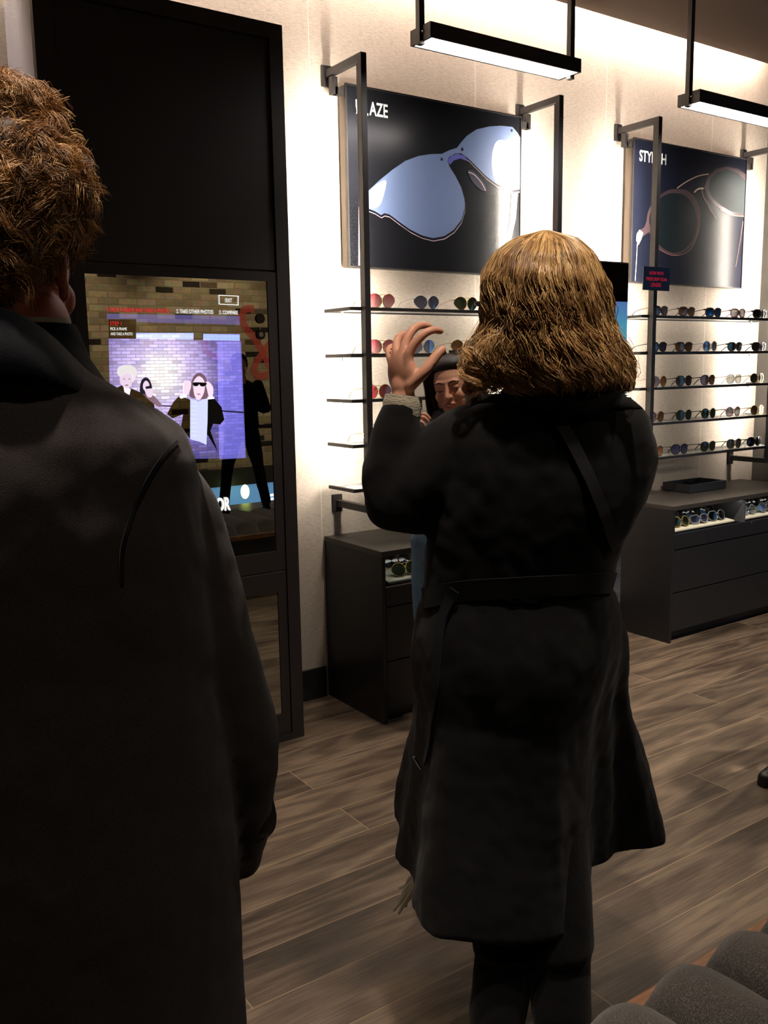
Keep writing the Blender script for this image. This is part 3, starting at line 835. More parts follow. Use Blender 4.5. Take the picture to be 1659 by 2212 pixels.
# lying in the open drawers
def drawer_row(xs, y, kinds, where, base=.621):
    for i, (x, (kind, lens, frame, desc)) in enumerate(zip(xs, kinds)):
        z = base + (y - 3.075) * .13
        sunglasses(kind, lens, frame, (x, y, z + .003), desc + ' ' + where, 'sunglasses in the open drawers', rotz=RNG.uniform(-.08, .08), tiltx=-.35)
drawer_row([2.26, 2.43, 2.60], 3.10, [('aviator', 'green', 'gold', 'green metal sunglasses at the left end,'), ('aviator', 'green', 'black', 'dark green metal sunglasses in the middle,'), ('aviator', 'grey', 'silver', 'grey metal sunglasses,')], 'front row of the left counter drawer')
drawer_row([2.30, 2.47, 2.64], 3.21, [('aviator', 'black', 'wine', 'black-lensed sunglasses at the left,'), ('aviator', 'red', 'wine', 'dark red sunglasses,'), ('square', 'red', 'wine', 'square wine-red sunglasses,')], 'back row of the left counter drawer')
drawer_row([4.13, 4.29, 4.45], 3.10, [('round', 'green', 'gold', 'small green round sunglasses'), ('square', 'violet', 'clear', 'violet-blue square sunglasses'), ('panto', 'black', 'silver', 'black sunglasses with silver trim')], 'in the front row of the right counter, left bay')
drawer_row([4.16, 4.33, 4.49], 3.19, [('round', 'black', 'brown', 'black-brown round sunglasses'), ('round', 'black', 'black', 'glossy black round sunglasses'), ('panto', 'black', 'olive', 'dark olive sunglasses')], 'in the middle row of the right counter, left bay')
drawer_row([4.18, 4.36, 4.50], 3.29, [('square', 'black', 'brown', 'black square sunglasses'), ('panto', 'violet', 'black', 'black sunglasses with violet lenses'), ('round', 'grey', 'black', 'grey-lensed round sunglasses')], 'in the back row of the right counter, left bay')
drawer_row([4.75, 4.92, 5.09], 3.10, [('round', 'clear', 'silver', 'silver round sunglasses'), ('aviator', 'silver', 'silver', 'large pale mirrored sunglasses'), ('panto', 'clear', 'clear', 'clear-framed sunglasses')], 'in the front row of the right counter, right bay')
drawer_row([4.76, 4.94, 5.11], 3.21, [('round', 'black', 'black', 'shiny black round sunglasses'), ('square', 'black', 'black', 'shiny black square sunglasses'), ('panto', 'black', 'tort', 'black and tortoise sunglasses')], 'in the back row of the right counter, right bay')

# ------------------------------------------------------------------ black tray on the right counter
t = thing('display_tray', (4.64, 3.42, .757), 'shallow black divided tray standing on the right counter top', 'tray')
FELT = mat('black_felt', (16, 16, 18), rough=.7)
TRAYM = mat('tray_black', (40, 41, 46), rough=.4)
tx0, tx1, ty0, ty1 = 4.455, 4.80, 3.305, 3.50
b = MB()
b.box(tx0, tx1, ty0, ty0 + .008, .760, .808).box(tx0, tx1, ty1 - .008, ty1, .760, .808).box(tx0, tx0 + .008, ty0 + .008, ty1 - .008, .760, .808).box(tx1 - .008, tx1, ty0 + .008, ty1 - .008, .760, .808)
b.build('rim', TRAYM, t, bevel=.001)
MB().box(tx0 + .008, tx1 - .008, ty0 + .008, ty1 - .008, .757, .770).build('felt_base', FELT, t)
for i in (1, 2, 3):
    x = tx0 + (tx1 - tx0) * i / 4
    MB().box(x - .003, x + .003, ty0 + .008, ty1 - .008, .770, .786).build('partition', TRAYM, t)

# ------------------------------------------------------------------ tall mirror cabinet with screen
k = thing('mirror_cabinet', (1.32, 3.34, 0), 'tall black cabinet with a mirror screen showing a photo step display', 'mirror cabinet')
SIDEM = mat('grey_side_panel', (128, 126, 130), rough=.4)
kx0, kx1, ktop = .868, 1.765, 2.77
MB().box(kx0, kx1, KY + .03, WY, 0, ktop).build('carcass', SIDEM, k, bevel=.002)
b = MB()
b.box(kx0, kx0 + .064, KY, KY + .03, 0, ktop).box(kx1 - .055, kx1, KY, KY + .03, 0, ktop).box(kx0 + .064, kx1 - .055, KY, KY + .03, ktop - .053, ktop)
b.box(kx0 + .064, kx1 - .055, KY, KY + .03, 0, .03)
b.build('front_frame', KIOSKB, k)
MB().box(kx0 + .067, kx1 - .059, KY + .010, KY + .03, 1.888, ktop - .057).build('upper_panel', KIOSKB, k, bevel=.001)
def frame_board(x0, x1, z0, z1, hx0, hx1, hz0, hz1, y, name, m):
    b = MB()
    b.box(x0, hx0, y, KY + .03, z0, z1).box(hx1, x1, y, KY + .03, z0, z1).box(hx0, hx1, y, KY + .03, z0, hz0).box(hx0, hx1, y, KY + .03, hz1, z1)
    return b.build(name, m, k)
frame_board(kx0 + .067, kx1 - .059, .720, 1.880, .978, 1.668, .80, 1.846, KY + .004, 'screen_door', KIOSKB)
frame_board(kx0 + .067, kx1 - .059, .033, .712, .978, 1.668, .12, .632, KY + .004, 'lower_door', KIOSKB)
MB().box(.978, 1.668, KY + .008, KY + .012, .80, 1.846).build('mirror_screen', MIRROR, k)
MB().box(.978, 1.668, KY + .008, KY + .012, .12, .632).build('lower_mirror', MIRROR, k)
b = MB().box(kx0 + .067, kx1 - .059, KY + .006, KY + .02, .712, .716); b.build('seam_strip', mat('seam_grey', (84, 84, 88), rough=.3), k)
YS = KY + .006
for q, nm in (((1367, 425), 0), ((1370, 540), 1)):
    c_ = at(*Z1(q), 1, YS)
    MB().tube([c_, c_ + Vector((0, -.004, 0))], .0185, seg=28, sub=1, round_caps=False).build('camera_lens', GLOSSK, k)
    if nm:
        MB().tube([c_ + Vector((0, -.004, 0)), c_ + Vector((0, -.006, 0))], .009, seg=20, sub=1, round_caps=False).build('lens_core', mat('lens_core', (110, 105, 100), rough=.2), k)
# live picture glowing through the mirror
def add_emit(name, rgb, strength, brick=False):
    m = bpy.data.materials.new(name); m.use_nodes = True
    nt = m.node_tree; nt.nodes.clear()
    out = nt.nodes.new('ShaderNodeOutputMaterial'); ad = nt.nodes.new('ShaderNodeAddShader')
    tr = nt.nodes.new('ShaderNodeBsdfTransparent'); em = nt.nodes.new('ShaderNodeEmission')
    em.inputs[0].default_value = lin(rgb); em.inputs[1].default_value = strength
    nt.links.new(tr.outputs[0], ad.inputs[0]); nt.links.new(em.outputs[0], ad.inputs[1]); nt.links.new(ad.outputs[0], out.inputs[0])
    return m, em, nt
feed, em, nt = add_emit('video_wall', (120, 110, 220), .5)
tc = nt.nodes.new('ShaderNodeTexCoord')
cc = at(*Z1((660, 830)), 1, YS)
vm = nt.nodes.new('ShaderNodeVectorMath'); vm.operation = 'DISTANCE'; vm.inputs[1].default_value = cc
nt.links.new(tc.outputs['Object'], vm.inputs[0])
rp = nt.nodes.new('ShaderNodeValToRGB'); nt.links.new(vm.outputs['Value'], rp.inputs[0])
el = rp.color_ramp.elements; el.new(.5); el.new(.5)
for e, (p, c) in zip(el, ((.03, (255, 250, 255)), (.11, (196, 180, 236)), (.22, (104, 94, 176)), (.42, (58, 58, 128)))): e.position = p; e.color = lin(c)
br = nt.nodes.new('ShaderNodeTexBrick'); sx = nt.nodes.new('ShaderNodeSeparateXYZ'); cx = nt.nodes.new('ShaderNodeCombineXYZ')
nt.links.new(tc.outputs['Object'], sx.inputs[0]); nt.links.new(sx.outputs[0], cx.inputs[0]); nt.links.new(sx.outputs[2], cx.inputs[1])
nt.links.new(cx.outputs[0], br.inputs['Vector'])
br.inputs['Scale'].default_value = 1; br.inputs['Brick Width'].default_value = .034; br.inputs['Row Height'].default_value = .0115; br.inputs['Mortar Size'].default_value = .0012
br.inputs['Color1'].default_value = (.55, .55, .55, 1); br.inputs['Color2'].default_value = (1.1, 1.1, 1.1, 1); br.inputs['Mortar'].default_value = (.45, .45, .45, 1)
mxn = nt.nodes.new('ShaderNodeMix'); mxn.data_type = 'RGBA'; mxn.blend_type = 'MULTIPLY'; mxn.inputs[0].default_value = 1
nt.links.new(rp.outputs[0], mxn.inputs[6]); nt.links.new(br.outputs['Color'], mxn.inputs[7])
nt.links.new(mxn.outputs[2], em.inputs[0]); em.inputs[1].default_value = .95
def screen(name, pts, m, d=0.0):
    y = YS - d
    vs = px_poly([Z1(p) for p in pts], y)
    mb = MB(); mb.add(vs, [tuple(range(len(vs)))])
    return mb.build(name, m, k)
screen('video_picture', [(282, 568), (478, 570), (478, 535), (890, 530), (890, 580), (960, 580), (960, 535), (1222, 535), (1265, 1424), (300, 1440)], feed)
band, _, _ = add_emit('video_ceiling', (70, 70, 140), .55)
screen('video_ceiling', [(268, 390), (1222, 408), (1224, 470), (480, 450), (480, 428), (268, 428)], band, .0004)
vlamp, _, _ = add_emit('video_lamp', (120, 150, 255), 1.0)
screen('video_lamp', [(478, 528), (890, 528), (890, 575), (478, 570)], vlamp, .0004)
screen('video_lamp', [(960, 535), (1220, 540), (1222, 585), (960, 580)], vlamp, .0004)
vpane, _, _ = add_emit('video_glass_pane', (104, 100, 190), .55)
screen('video_glass_pane', [(1060, 590), (1232, 590), (1265, 1424), (1075, 1436)], vpane, .0004)
for q in (1068, 1080, 1092):
    screen('video_pane_line', [(q, 600), (q + 4, 600), (q + 12, 1400), (q + 8, 1400)], vpane, .0006)
VF = mat('video_dark_coat', (60, 52, 40), rough=.02, metal=1.0)
VBK = mat('video_black', (6, 6, 12), rough=.4)
VSK = mat('video_skin', (245, 225, 235), emit=(236, 214, 236), estr=.95)
VHL = mat('video_pale_hair', (240, 238, 225), emit=(240, 236, 235), estr=.9)
VHB = mat('video_brown_hair', (120, 90, 90), emit=(120, 94, 110), estr=.8)
VSC = mat('video_scarf', (215, 222, 250), emit=(200, 210, 250), estr=.95)
VWH = mat('video_white', (250, 250, 255), emit=(245, 240, 255), estr=1.0)
VDK = mat('video_dark', (30, 26, 44), emit=(34, 30, 50), estr=.8)
VTN = mat('video_tan', (170, 140, 140), emit=(150, 120, 140), estr=.7)
COATMIR = mat('mirror_coat', (128, 118, 96), rough=.004, metal=1.0)
# man in the live picture
screen('video_coat', [(312, 970), (345, 920), (385, 895), (440, 925), (500, 950), (600, 1000), (615, 1090), (612, 1200), (312, 1200)], COATMIR, .001)
screen('video_shirt', [(385, 900), (440, 930), (425, 1000), (395, 960)], VWH, .0014)
screen('video_face', smooth_loop([(368, 830), (400, 810), (440, 815), (452, 870), (435, 915), (405, 925), (372, 895)]), VSK, .0016)
screen('video_hair', smooth_loop([(352, 830), (352, 780), (400, 758), (450, 762), (484, 800), (474, 850), (455, 880), (452, 830), (415, 812), (372, 835)]), VHL, .0020)
for q in ((392, 858), (430, 858)): screen('video_eye', smooth_loop([(q[0] - 8, q[1]), (q[0], q[1] - 4), (q[0] + 8, q[1]), (q[0], q[1] + 4)]), VTN, .0024)
screen('video_mouth', smooth_loop([(395, 903), (410, 898), (425, 903), (410, 908)]), VTN, .0024)
# girl taking the picture
screen('video_jacket', smooth_loop([(520, 960), (560, 955), (600, 975), (655, 1035), (650, 1060), (610, 1040), (560, 1000)]), VTN, .001)
screen('video_hair', smooth_loop([(505, 950), (512, 880), (540, 848), (575, 865), (595, 940), (570, 965), (530, 965)]), VDK, .0014)
screen('video_face', smooth_loop([(528, 895), (548, 870), (570, 890), (572, 930), (550, 945), (530, 930)]), VSK, .0018)
screen('video_hand', smooth_loop([(540, 935), (570, 915), (598, 935), (590, 985), (560, 985)]), VSK, .0022)
screen('video_phone', [(545, 912), (590, 905), (592, 925), (547, 930)], VDK, .0026)
# woman trying sunglasses in the live picture
screen('video_coat', [(700, 1110), (740, 1030), (785, 980), (850, 1000), (870, 1010), (866, 1290), (800, 1200), (815, 1110), (740, 1140)], COATMIR, .001)
screen('video_coat_dark', [(985, 1000), (1040, 1000), (1090, 1060), (1110, 1150), (1080, 1185), (1030, 1180), (1010, 1230), (1065, 1380), (985, 1250)], VBK, .001)
screen('video_hair', smooth_loop([(868, 900), (890, 840), (925, 815), (965, 830), (990, 880), (1005, 950), (985, 1000), (870, 990), (862, 950)]), VHB, .0014)
screen('video_face', smooth_loop([(888, 880), (925, 838), (965, 870), (968, 940), (948, 990), (925, 1010), (900, 985), (888, 930)]), VSK, .0018)
screen('video_scarf', [(866, 1000), (905, 1010), (925, 1020), (960, 1005), (992, 995), (990, 1150), (982, 1330), (940, 1310), (865, 1290)], VSC, .0016)
screen('video_sunglasses', smooth_loop([(884, 888), (905, 882), (978, 886), (980, 900), (960, 912), (940, 908), (930, 896), (918, 908), (892, 908)]), VBK, .0024)
screen('video_mouth', smooth_loop([(912, 966), (926, 962), (942, 966), (926, 972)]), mat('video_lips', (190, 120, 150), emit=(190, 120, 150), estr=.8), .0024)
screen('video_hand', smooth_loop([(820, 900), (835, 870), (870, 878), (868, 930), (840, 980), (822, 985)]), VSK, .0022)
screen('video_cuff', [(785, 985), (825, 965), (845, 985), (800, 1000)], VWH, .0026)
screen('video_hand', smooth_loop([(975, 885), (1000, 880), (1030, 920), (1025, 985), (1000, 985), (985, 930)]), VSK, .0022)
screen('video_cuff', [(990, 985), (1035, 985), (1040, 1000), (992, 1005)], VWH, .0026)
for i in range(9):
    y_ = 1020 + i * 30
    screen('video_scarf_stripe', [(867, y_), (915, y_ + 2), (915, y_ + 8), (867, y_ + 6)], vpane, .0028)
screen('video_rail', [(650, 1045), (880, 1060), (880, 1068), (650, 1053)], VDK, .0008)
screen('video_rail', [(1090, 1082), (1250, 1092), (1250, 1104), (1090, 1092)], VDK, .0008)
screen('video_rail', [(650, 1145), (780, 1245), (780, 1252), (650, 1152)], VDK, .0008)
# on-screen writing
def stext(s, a, b_, m, nm='screen_text', bold=.0): return text_px(s, *Z1(a), *Z1(b_), YS - .003, m, k, nm, bold)
stext('1. PICK A FRAME AND TAKE A PHOTO', (272, 345), (718, 384), REDTXT)
stext('2. TAKE OTHER PHOTOS', (768, 358), (1032, 392), WHTXT)
stext('3. COMPARE', (1075, 366), (1209, 396), WHTXT)
stext('EXIT', (1120, 280), (1167, 309), WHTXT)
stext('STEP 1', (289, 447), (374, 475), REDTXT)
screen('text_backing', [(287, 432), (478, 432), (478, 568), (287, 568)], COATMIR, .0012)
stext('PICK A FRAME', (293, 488), (412, 510), WHTXT)
stext('AND TAKE A PHOTO', (295, 524), (453, 546), WHTXT)
stext('OR', (1052, 1712), (1157, 1800), WHTXT, bold=.03)
b = MB()
for p, q in (((1072, 258), (1213, 264)), ((1212, 264), (1210, 328)), ((1212, 328), (1076, 321)), ((1076, 321), (1073, 258))):
    stroke(b, [Z1(p), Z1(q)], .0022, YS - .003, sub=1)
b.build('exit_button_outline', WHTXT, k)

# ------------------------------------------------------------------ tall mirror between the racks
t = thing('tall_mirror', (3.46, 3.11, 0), 'tall narrow mirror standing between the two racks, behind the blonde head', 'mirror')
mx0, mx1 = 3.395, 3.636
MB().box(mx0, mx1, 3.105, 3.125, .02, 2.004).build('backing', BLACK, t)
MB().box(mx0 + .004, mx1 - .004, 3.100, 3.105, .03, 1.998).build('glass', MIRROR, t)
MB().box(mx0 - .01, mx1 + .01, 3.085, 3.20, 0, .02).build('base', BLACK, t)

# ------------------------------------------------------------------ upholstered bench (front right, seen again in the mirror)
t = thing('upholstered_bench', (2.3, .6, 0), 'low bench with wooden edge and dark channelled tweed cushion in the lower right corner', 'bench')
WOODE = mat('warm_wood_edge', (140, 92, 56), rough=.45)
no = add_bump(WOODE, 6, .1, .001, (3, 40, 3))
r_ = ramp(WOODE, no.outputs['Fac'], [(.3, (94, 62, 38)), (.7, (128, 88, 56))]); L(WOODE, r_.outputs[0], BS(WOODE).inputs['Base Color'])
TWEED = mat('charcoal_tweed', (70, 66, 62), rough=.9, spec=.15, sheen=.3)
def _tweed():
    m = TWEED
    tc = N(m, 'ShaderNodeTexCoord'); mp = N(m, 'ShaderNodeMapping'); mp.inputs['Rotation'].default_value = (0, 0, .7); mp.inputs['Scale'].default_value = (420, 900, 480)
    no = N(m, 'ShaderNodeTexNoise'); no.inputs['Scale'].default_value = 1; no.inputs['Detail'].default_value = 2
    L(m, tc.outputs['Object'], mp.inputs[0]); L(m, mp.outputs[0], no.inputs['Vector'])
    r = ramp(m, no.outputs['Fac'], [(.36, (30, 28, 26)), (.60, (72, 67, 62)), (.78, (140, 130, 118))])
    L(m, r.outputs[0], BS(m).inputs['Base Color'])
    bu = N(m, 'ShaderNodeBump'); bu.inputs['Strength'].default_value = .6; bu.inputs['Distance'].default_value = .001
    L(m, no.outputs['Fac'], bu.inputs['Height']); L(m, bu.outputs[0], BS(m).inputs['Normal'])
_tweed()
bx0, bx1, by0, by1 = .78, 3.9, .33, .94
MB().box(bx0, bx1, by0, by1, .395, .425).build('wooden_seat_board', WOODE, t, bevel=.002)
MB().box(bx0 + .03, bx1 - .03, by0 + .03, by1 - .05, .06, .395).build('base', BOARD, t, bevel=.002)
MB().box(bx0 + .06, bx1 - .06, by0 + .06, by1 - .09, 0, .06).build('plinth', GLOSSK, t)
# cushion: rows of rolled channels running front to back
def cushion():
    ch = .158; n = int((bx1 - bx0 - .02) / ch); nx = 14; ny = 22
    w = (bx1 - bx0 - .02) / n
    V = []; Fc = []
    y0, y1 = by0 + .02, by1 - .045
    cols = n * nx + 1
    for i in range(cols):
        x = bx0 + .01 + w * i / nx; ph = (i % nx) / nx
        bulge = abs(math.sin(math.pi * ph)) ** .5
        for j in range(ny + 1):
            s = j / ny
            e = 1 - abs(2 * s - 1) ** 9
            e = max(0, e)
            hh = .072 * (.55 + .45 * bulge) * (e ** .5 if e > 0 else 0)
            yy = y0 + (y1 - y0) * s + (.022 * bulge * (1 if s > .9 else (-1 if s < .1 else 0)) * (1 if (j in (ny, 0)) else .8))
            V.append((x, yy, .4255 + hh + (.014 * bulge if 0 < j < ny else 0)))
    for i in range(cols - 1):
        for j in range(ny):
            a = i * (ny + 1) + j
            Fc.append((a, a + ny + 1, a + ny + 2, a + 1))
    me = bpy.data.meshes.new('cushion'); me.from_pydata(V, [], Fc)
    bm = bmesh.new(); bm.from_mesh(me)
    ext = [e for e in bm.edges if e.is_boundary]
    r = bmesh.ops.extrude_edge_only(bm, edges=ext)
    for v in [g for g in r['geom'] if isinstance(g, bmesh.types.BMVert)]: v.co.z = .4255
    bmesh.ops.recalc_face_normals(bm, faces=bm.faces)
    bm.to_mesh(me); bm.free()
    return me
link_mesh('cushion', cushion(), TWEED, t, smooth=True, angle=80)

# ------------------------------------------------------------------ what the mirrors see: brick wall end of the shop
t = thing('stair_railing', (4, -2.93, 0), 'dark stair railing in front of the brick wall, seen in the mirror', 'railing')
MB().box(1.2, 8.6, -2.955, -2.915, .85, .89).build('handrail', BLACK, t)
for i in range(7):
    MB().box(1.4 + i * 1.18, 1.43 + i * 1.18, -2.95, -2.92, 0, .85).build('baluster', BLACK, t)
tag(MB().box(1.0, 9.0, BY, BY + .06, .13, .34).build('wall_beam', BLACK), 'dark beam along the brick wall above the glowing panel, in the mirror', 'beam')
PANELB = mat('glowing_blue_panel', (90, 150, 220), emit=(112, 166, 226), estr=.95)
t = thing('glowing_wall_panel', (5.2, BY, -.8), 'pale blue glowing panel with white script low on the brick wall, in the mirror', 'screen')
MB().box(4.2, 6.6, BY, BY + .05, -.75, .13).build('panel', PANELB, t)
YR = BY + .052
b = MB()
def rstroke(mb, pts, w):
    P, W = resample([Vector((x, YR, z)) for x, z in pts], w, 4)
    for i in range(len(P) - 1):
        tt = (P[i + 1] - P[i]); tt.normalize(); s = Vector((-tt.z, 0, tt.x)) * w / 2
        mb.prism([P[i] + s, P[i + 1] + s, P[i + 1] - s, P[i] - s], (0, .004, 0))
GLOWW = mat('white_glow', (255, 255, 255), emit=(240, 250, 255), estr=2.5)
# "To" in script, mirrored in reality as it reads right in the mirror
xs = lambda px, py: (at(px, py, 1, 2 * (KY + .01) - YR).x, at(px, py, 1, 2 * (KY + .01) - YR).z)
for line in ([(535, 1103), (545, 1093), (556, 1087)], [(549, 1091), (547, 1104), (543, 1110)], [(557, 1094), (553, 1099), (555, 1105), (559, 1100), (557, 1095)], [(583, 1070), (596, 1068)], [(584, 1078), (596, 1076)]):
    rstroke(b, [xs(*p) for p in line], .03)
b.build('script_letters', GLOWW, t)
c_ = at(529, 1062, 1, 2 * (KY + .01) - (BY + .3))
bb = MB(); bb.ell((c_.x, BY + .3, c_.z), (.055, .03, .085))
tag(bb.build('wall_lamp', mat('green_white_lamp', (240, 255, 180), emit=(225, 255, 150), estr=8.0), smooth=True), 'bright yellow-green lamp low by the blue panel, seen in the mirror', 'lamp')
# red painted swirl on the bricks
PAINT = mat('red_wall_paint', (176, 66, 50), rough=.8, alpha=.55)
b = MB(); YR = BY + .001 + .004
def vpt(px, py): 
    p = at(px, py, 1, 2 * (KY + .01) - YR); return (p.x, p.z)
def rstroke2(mb, pts, w):
    P, W = resample([Vector((x, YR, z)) for x, z in pts], w, 5)
    n = len(P); a = []; c = []
    for i in range(n):
        tt = P[min(n - 1, i + 1)] - P[max(0, i - 1)]; tt.normalize(); s = Vector((-tt.z, 0, tt.x)) * w / 2
        a.append(P[i] + s); c.append(P[i] - s)
    vs = a + c; mb.add(vs, [(i, i + 1, n + i + 1, n + i) for i in range(n - 1)]); globals()['YR'] = YR + .003
rstroke2(b, [vpt(*p) for p in [(548, 668), (530, 668), (522, 685), (530, 708), (545, 725), (560, 748), (572, 770), (588, 800)]], .09)
rstroke2(b, [vpt(*p) for p in [(588, 735), (570, 760), (552, 785), (548, 800), (560, 812), (580, 808)]], .09)
rstroke2(b, [vpt(*p) for p in [(440, 735), (448, 760), (470, 775)]], .08)
tag(b.build('painted_swirl', PAINT), 'red painted swirl on the pale brick wall, seen in the mirror', 'wall painting')
# blue display far to the right, mirrored in the tall mirror
t = thing('digital_display', (7.2, .1, 0), 'tall digital display with a bright blue picture, reflected in the tall mirror', 'screen')
MB().box(6.45, 8.2, .02, .10, .55, 2.16).build('casing', BLACK, t, bevel=.004)
BLUES = mat('blue_picture', (90, 190, 240), emit=(92, 196, 246), estr=1.1)
def _blue():
    m = BLUES; tc = N(m, 'ShaderNodeTexCoord'); sx = N(m, 'ShaderNodeSeparateXYZ'); L(m, tc.outputs['Generated'], sx.inputs[0])
    r = ramp(m, sx.outputs[2], [(.0, (110, 120, 150)), (.18, (90, 110, 200)), (.3, (104, 186, 240)), (.8, (96, 204, 246)), (1, (110, 150, 236))])
    L(m, r.outputs[0], BS(m).inputs['Emission Color'])
_blue()
MB().box(6.5, 8.15, .10, .104, .62, 2.10).build('screen', BLUES, t)
MB().box(7.1, 7.5, -.1, .22, 0, .03).build('foot', BLACK, t)
MB().box(7.25, 7.35, .02, .10, .03, .55).build('stand', BLACK, t)
# ------------------------------------------------------------------ people
UP = Vector((0, 0, 1))
def basis(fwd, up=UP):
    f = Vector(fwd).normalized(); r = f.cross(Vector(up)).normalized(); u = r.cross(f).normalized()
    return Matrix((r, f, u)).transposed()        # columns: right, forward, up
def head_parts(mb, c, B, sc=1.0, neck=True):
    c = Vector(c)
    W = lambda p: c + B @ (Vector(p) * sc)
    def e(p, r, b=None): mb.ell(W(p), [q * sc for q in r], B @ b if b is not None else B, 24, 14)
    e((0, -.012, .036), (.075, .094, .084))
    e((0, .022, .012), (.068, .070, .080))
    e((0, .030, -.035), (.059, .060, .075))
    e((0, .045, -.078), (.044, .040, .034))
    e((0, .072, -.096), (.021, .019, .018))
    for s in (-1, 1):
        e((s * .036, .066, -.028), (.024, .022, .024))
        e((s * .055, .01, -.06), (.016, .040, .030))
        e((s * .0115, .099, -.030), (.0085, .009, .0075))
        # ear: shell, rim and lobe
        e((s * .079, -.012, -.002), (.007, .017, .027))
        mb.tube([W((s * .076, .004, .012)), W((s * .086, -.004, .028)), W((s * .090, -.020, .028)), W((s * .090, -.030, .010)), W((s * .085, -.022, -.012)), W((s * .079, -.006, -.028))],
                [.004 * sc, .0045 * sc, .005 * sc, .005 * sc, .005 * sc, .006 * sc], seg=10)
        e((s * .078, -.004, -.031), (.006, .008, .010))
    e((0, .078, .026), (.050, .016, .012))
    mb.tube([W((0, .088, .020)), W((0, .098, -.004)), W((0, .110, -.028))], [.008 * sc, .0085 * sc, .0105 * sc], seg=12)
    mb.tube([W((-.024, .078, -.0600)), W((-.010, .092, -.0570)), W((0, .094, -.0585)), W((.010, .092, -.0570)), W((.024, .078, -.0600))], [.003 * sc, .0048 * sc, .005 * sc, .0048 * sc, .003 * sc], seg=10)
    mb.tube([W((-.022, .078, -.0640)), W((0, .091, -.0720)), W((.022, .078, -.0640))], [.003 * sc, .0062 * sc, .003 * sc], seg=10)
    if not neck: mb.tube([W((0, -.015, -.03)), W((0, -.015, -.13))], [.050 * sc, .050 * sc], seg=20)
    else: mb.tube([W((0, -.020, -.03)), W((0, -.026, -.10)), W((0, -.040, -.17)), W((0, -.045, -.21))], [.052 * sc, .052 * sc, .055 * sc, .062 * sc], seg=20)
def hand_parts(mb, wrist, f, n, t, curl=(35, 35, 38, 42), spread=.12, size=1.0, thumb_in=.3):
    wrist = Vector(wrist); f = Vector(f).normalized(); n = (Vector(n) - f * Vector(n).dot(f)).normalized()
    t = Vector(t); t = (t - f * t.dot(f) - n * t.dot(n)).normalized()
    S = size
    mb.tube([wrist - f * .05 * S, wrist, wrist + f * .02 * S], [.026 * S, .025 * S, .027 * S], seg=14, flat=(n, .78))
    mb.ell(wrist + f * .048 * S, (.040 * S, .047 * S, .0155 * S), Matrix((t, f, n)).transposed(), 20, 12)
    mb.ell(wrist + f * .040 * S + t * .022 * S + n * .006 * S, (.018 * S, .032 * S, .015 * S), Matrix((t, f, n)).transposed(), 16, 10)
    tips = []
    for i, (o, ln, r) in enumerate(((.030, .95, .0088), (.0105, 1.05, .0090), (-.010, .98, .0086), (-.029, .80, .0076))):
        base = wrist + f * (.082 - abs(i - 1.2) * .003) * S + t * o * S
        d = (f + t * spread * (1.2 - i) * .5).normalized()
        pts = [wrist + f * .03 * S + t * o * .7 * S, base]; rad = [r * 1.1 * S, r * 1.12 * S]
        ang = 0; p = base
        for q, seg in enumerate((.044, .027, .022)):
            ang += math.radians(curl[i]) * (.8 if q == 0 else 1.0)
            dd = (d * math.cos(ang) + n * math.sin(ang)).normalized()
            p = p + dd * seg * ln * S
            pts.append(p); rad.append(r * (1.0 - .12 * q) * S)
        mb.tube(pts, rad, seg=12, sub=3); tips.append((p, dd))
    tb = wrist + f * .020 * S + t * .026 * S
    d0 = (f * .62 + t * .72 + n * thumb_in).normalized(); p1 = tb + d0 * .036 * S
    d1 = (f * .85 + t * .35 + n * (thumb_in + .2)).normalized(); p2 = p1 + d1 * .031 * S; p3 = p2 + (d1 + n * .15).normalized() * .026 * S
    mb.tube([tb, p1, p2, p3], [.0125 * S, .0115 * S, .0105 * S, .0085 * S], seg=12, sub=3)
    return tips

SKIN = mat('skin', (206, 150, 124), rough=.48, spec=.4)
BS(SKIN).inputs['Subsurface Weight'].default_value = .12
BS(SKIN).inputs['Subsurface Radius'].default_value = (.012, .005, .003)
BS(SKIN).inputs['Subsurface Scale'].default_value = .5
add_bump(SKIN, 300, .08, .0006)
SKIN2 = mat('skin_warm', (214, 158, 130), rough=.45, spec=.4)
SKINR = mat('skin_ruddy', (190, 112, 96), rough=.5, spec=.35)
BS(SKINR).inputs['Subsurface Weight'].default_value = .15
BS(SKINR).inputs['Subsurface Radius'].default_value = (.02, .006, .003)
LIPM = mat('lip_colour', (176, 92, 84), rough=.4)
DARKL = mat('lash_dark', (30, 22, 20), rough=.6)
TEETH = mat('teeth_white', (225, 218, 205), rough=.3)
BLKCLOTH = mat('black_cloth', (13, 12, 13), rough=.85, spec=.15, sheen=.05)
add_bump(BLKCLOTH, 60, .4, .004)
SHOE = mat('black_leather', (22, 20, 20), rough=.35)

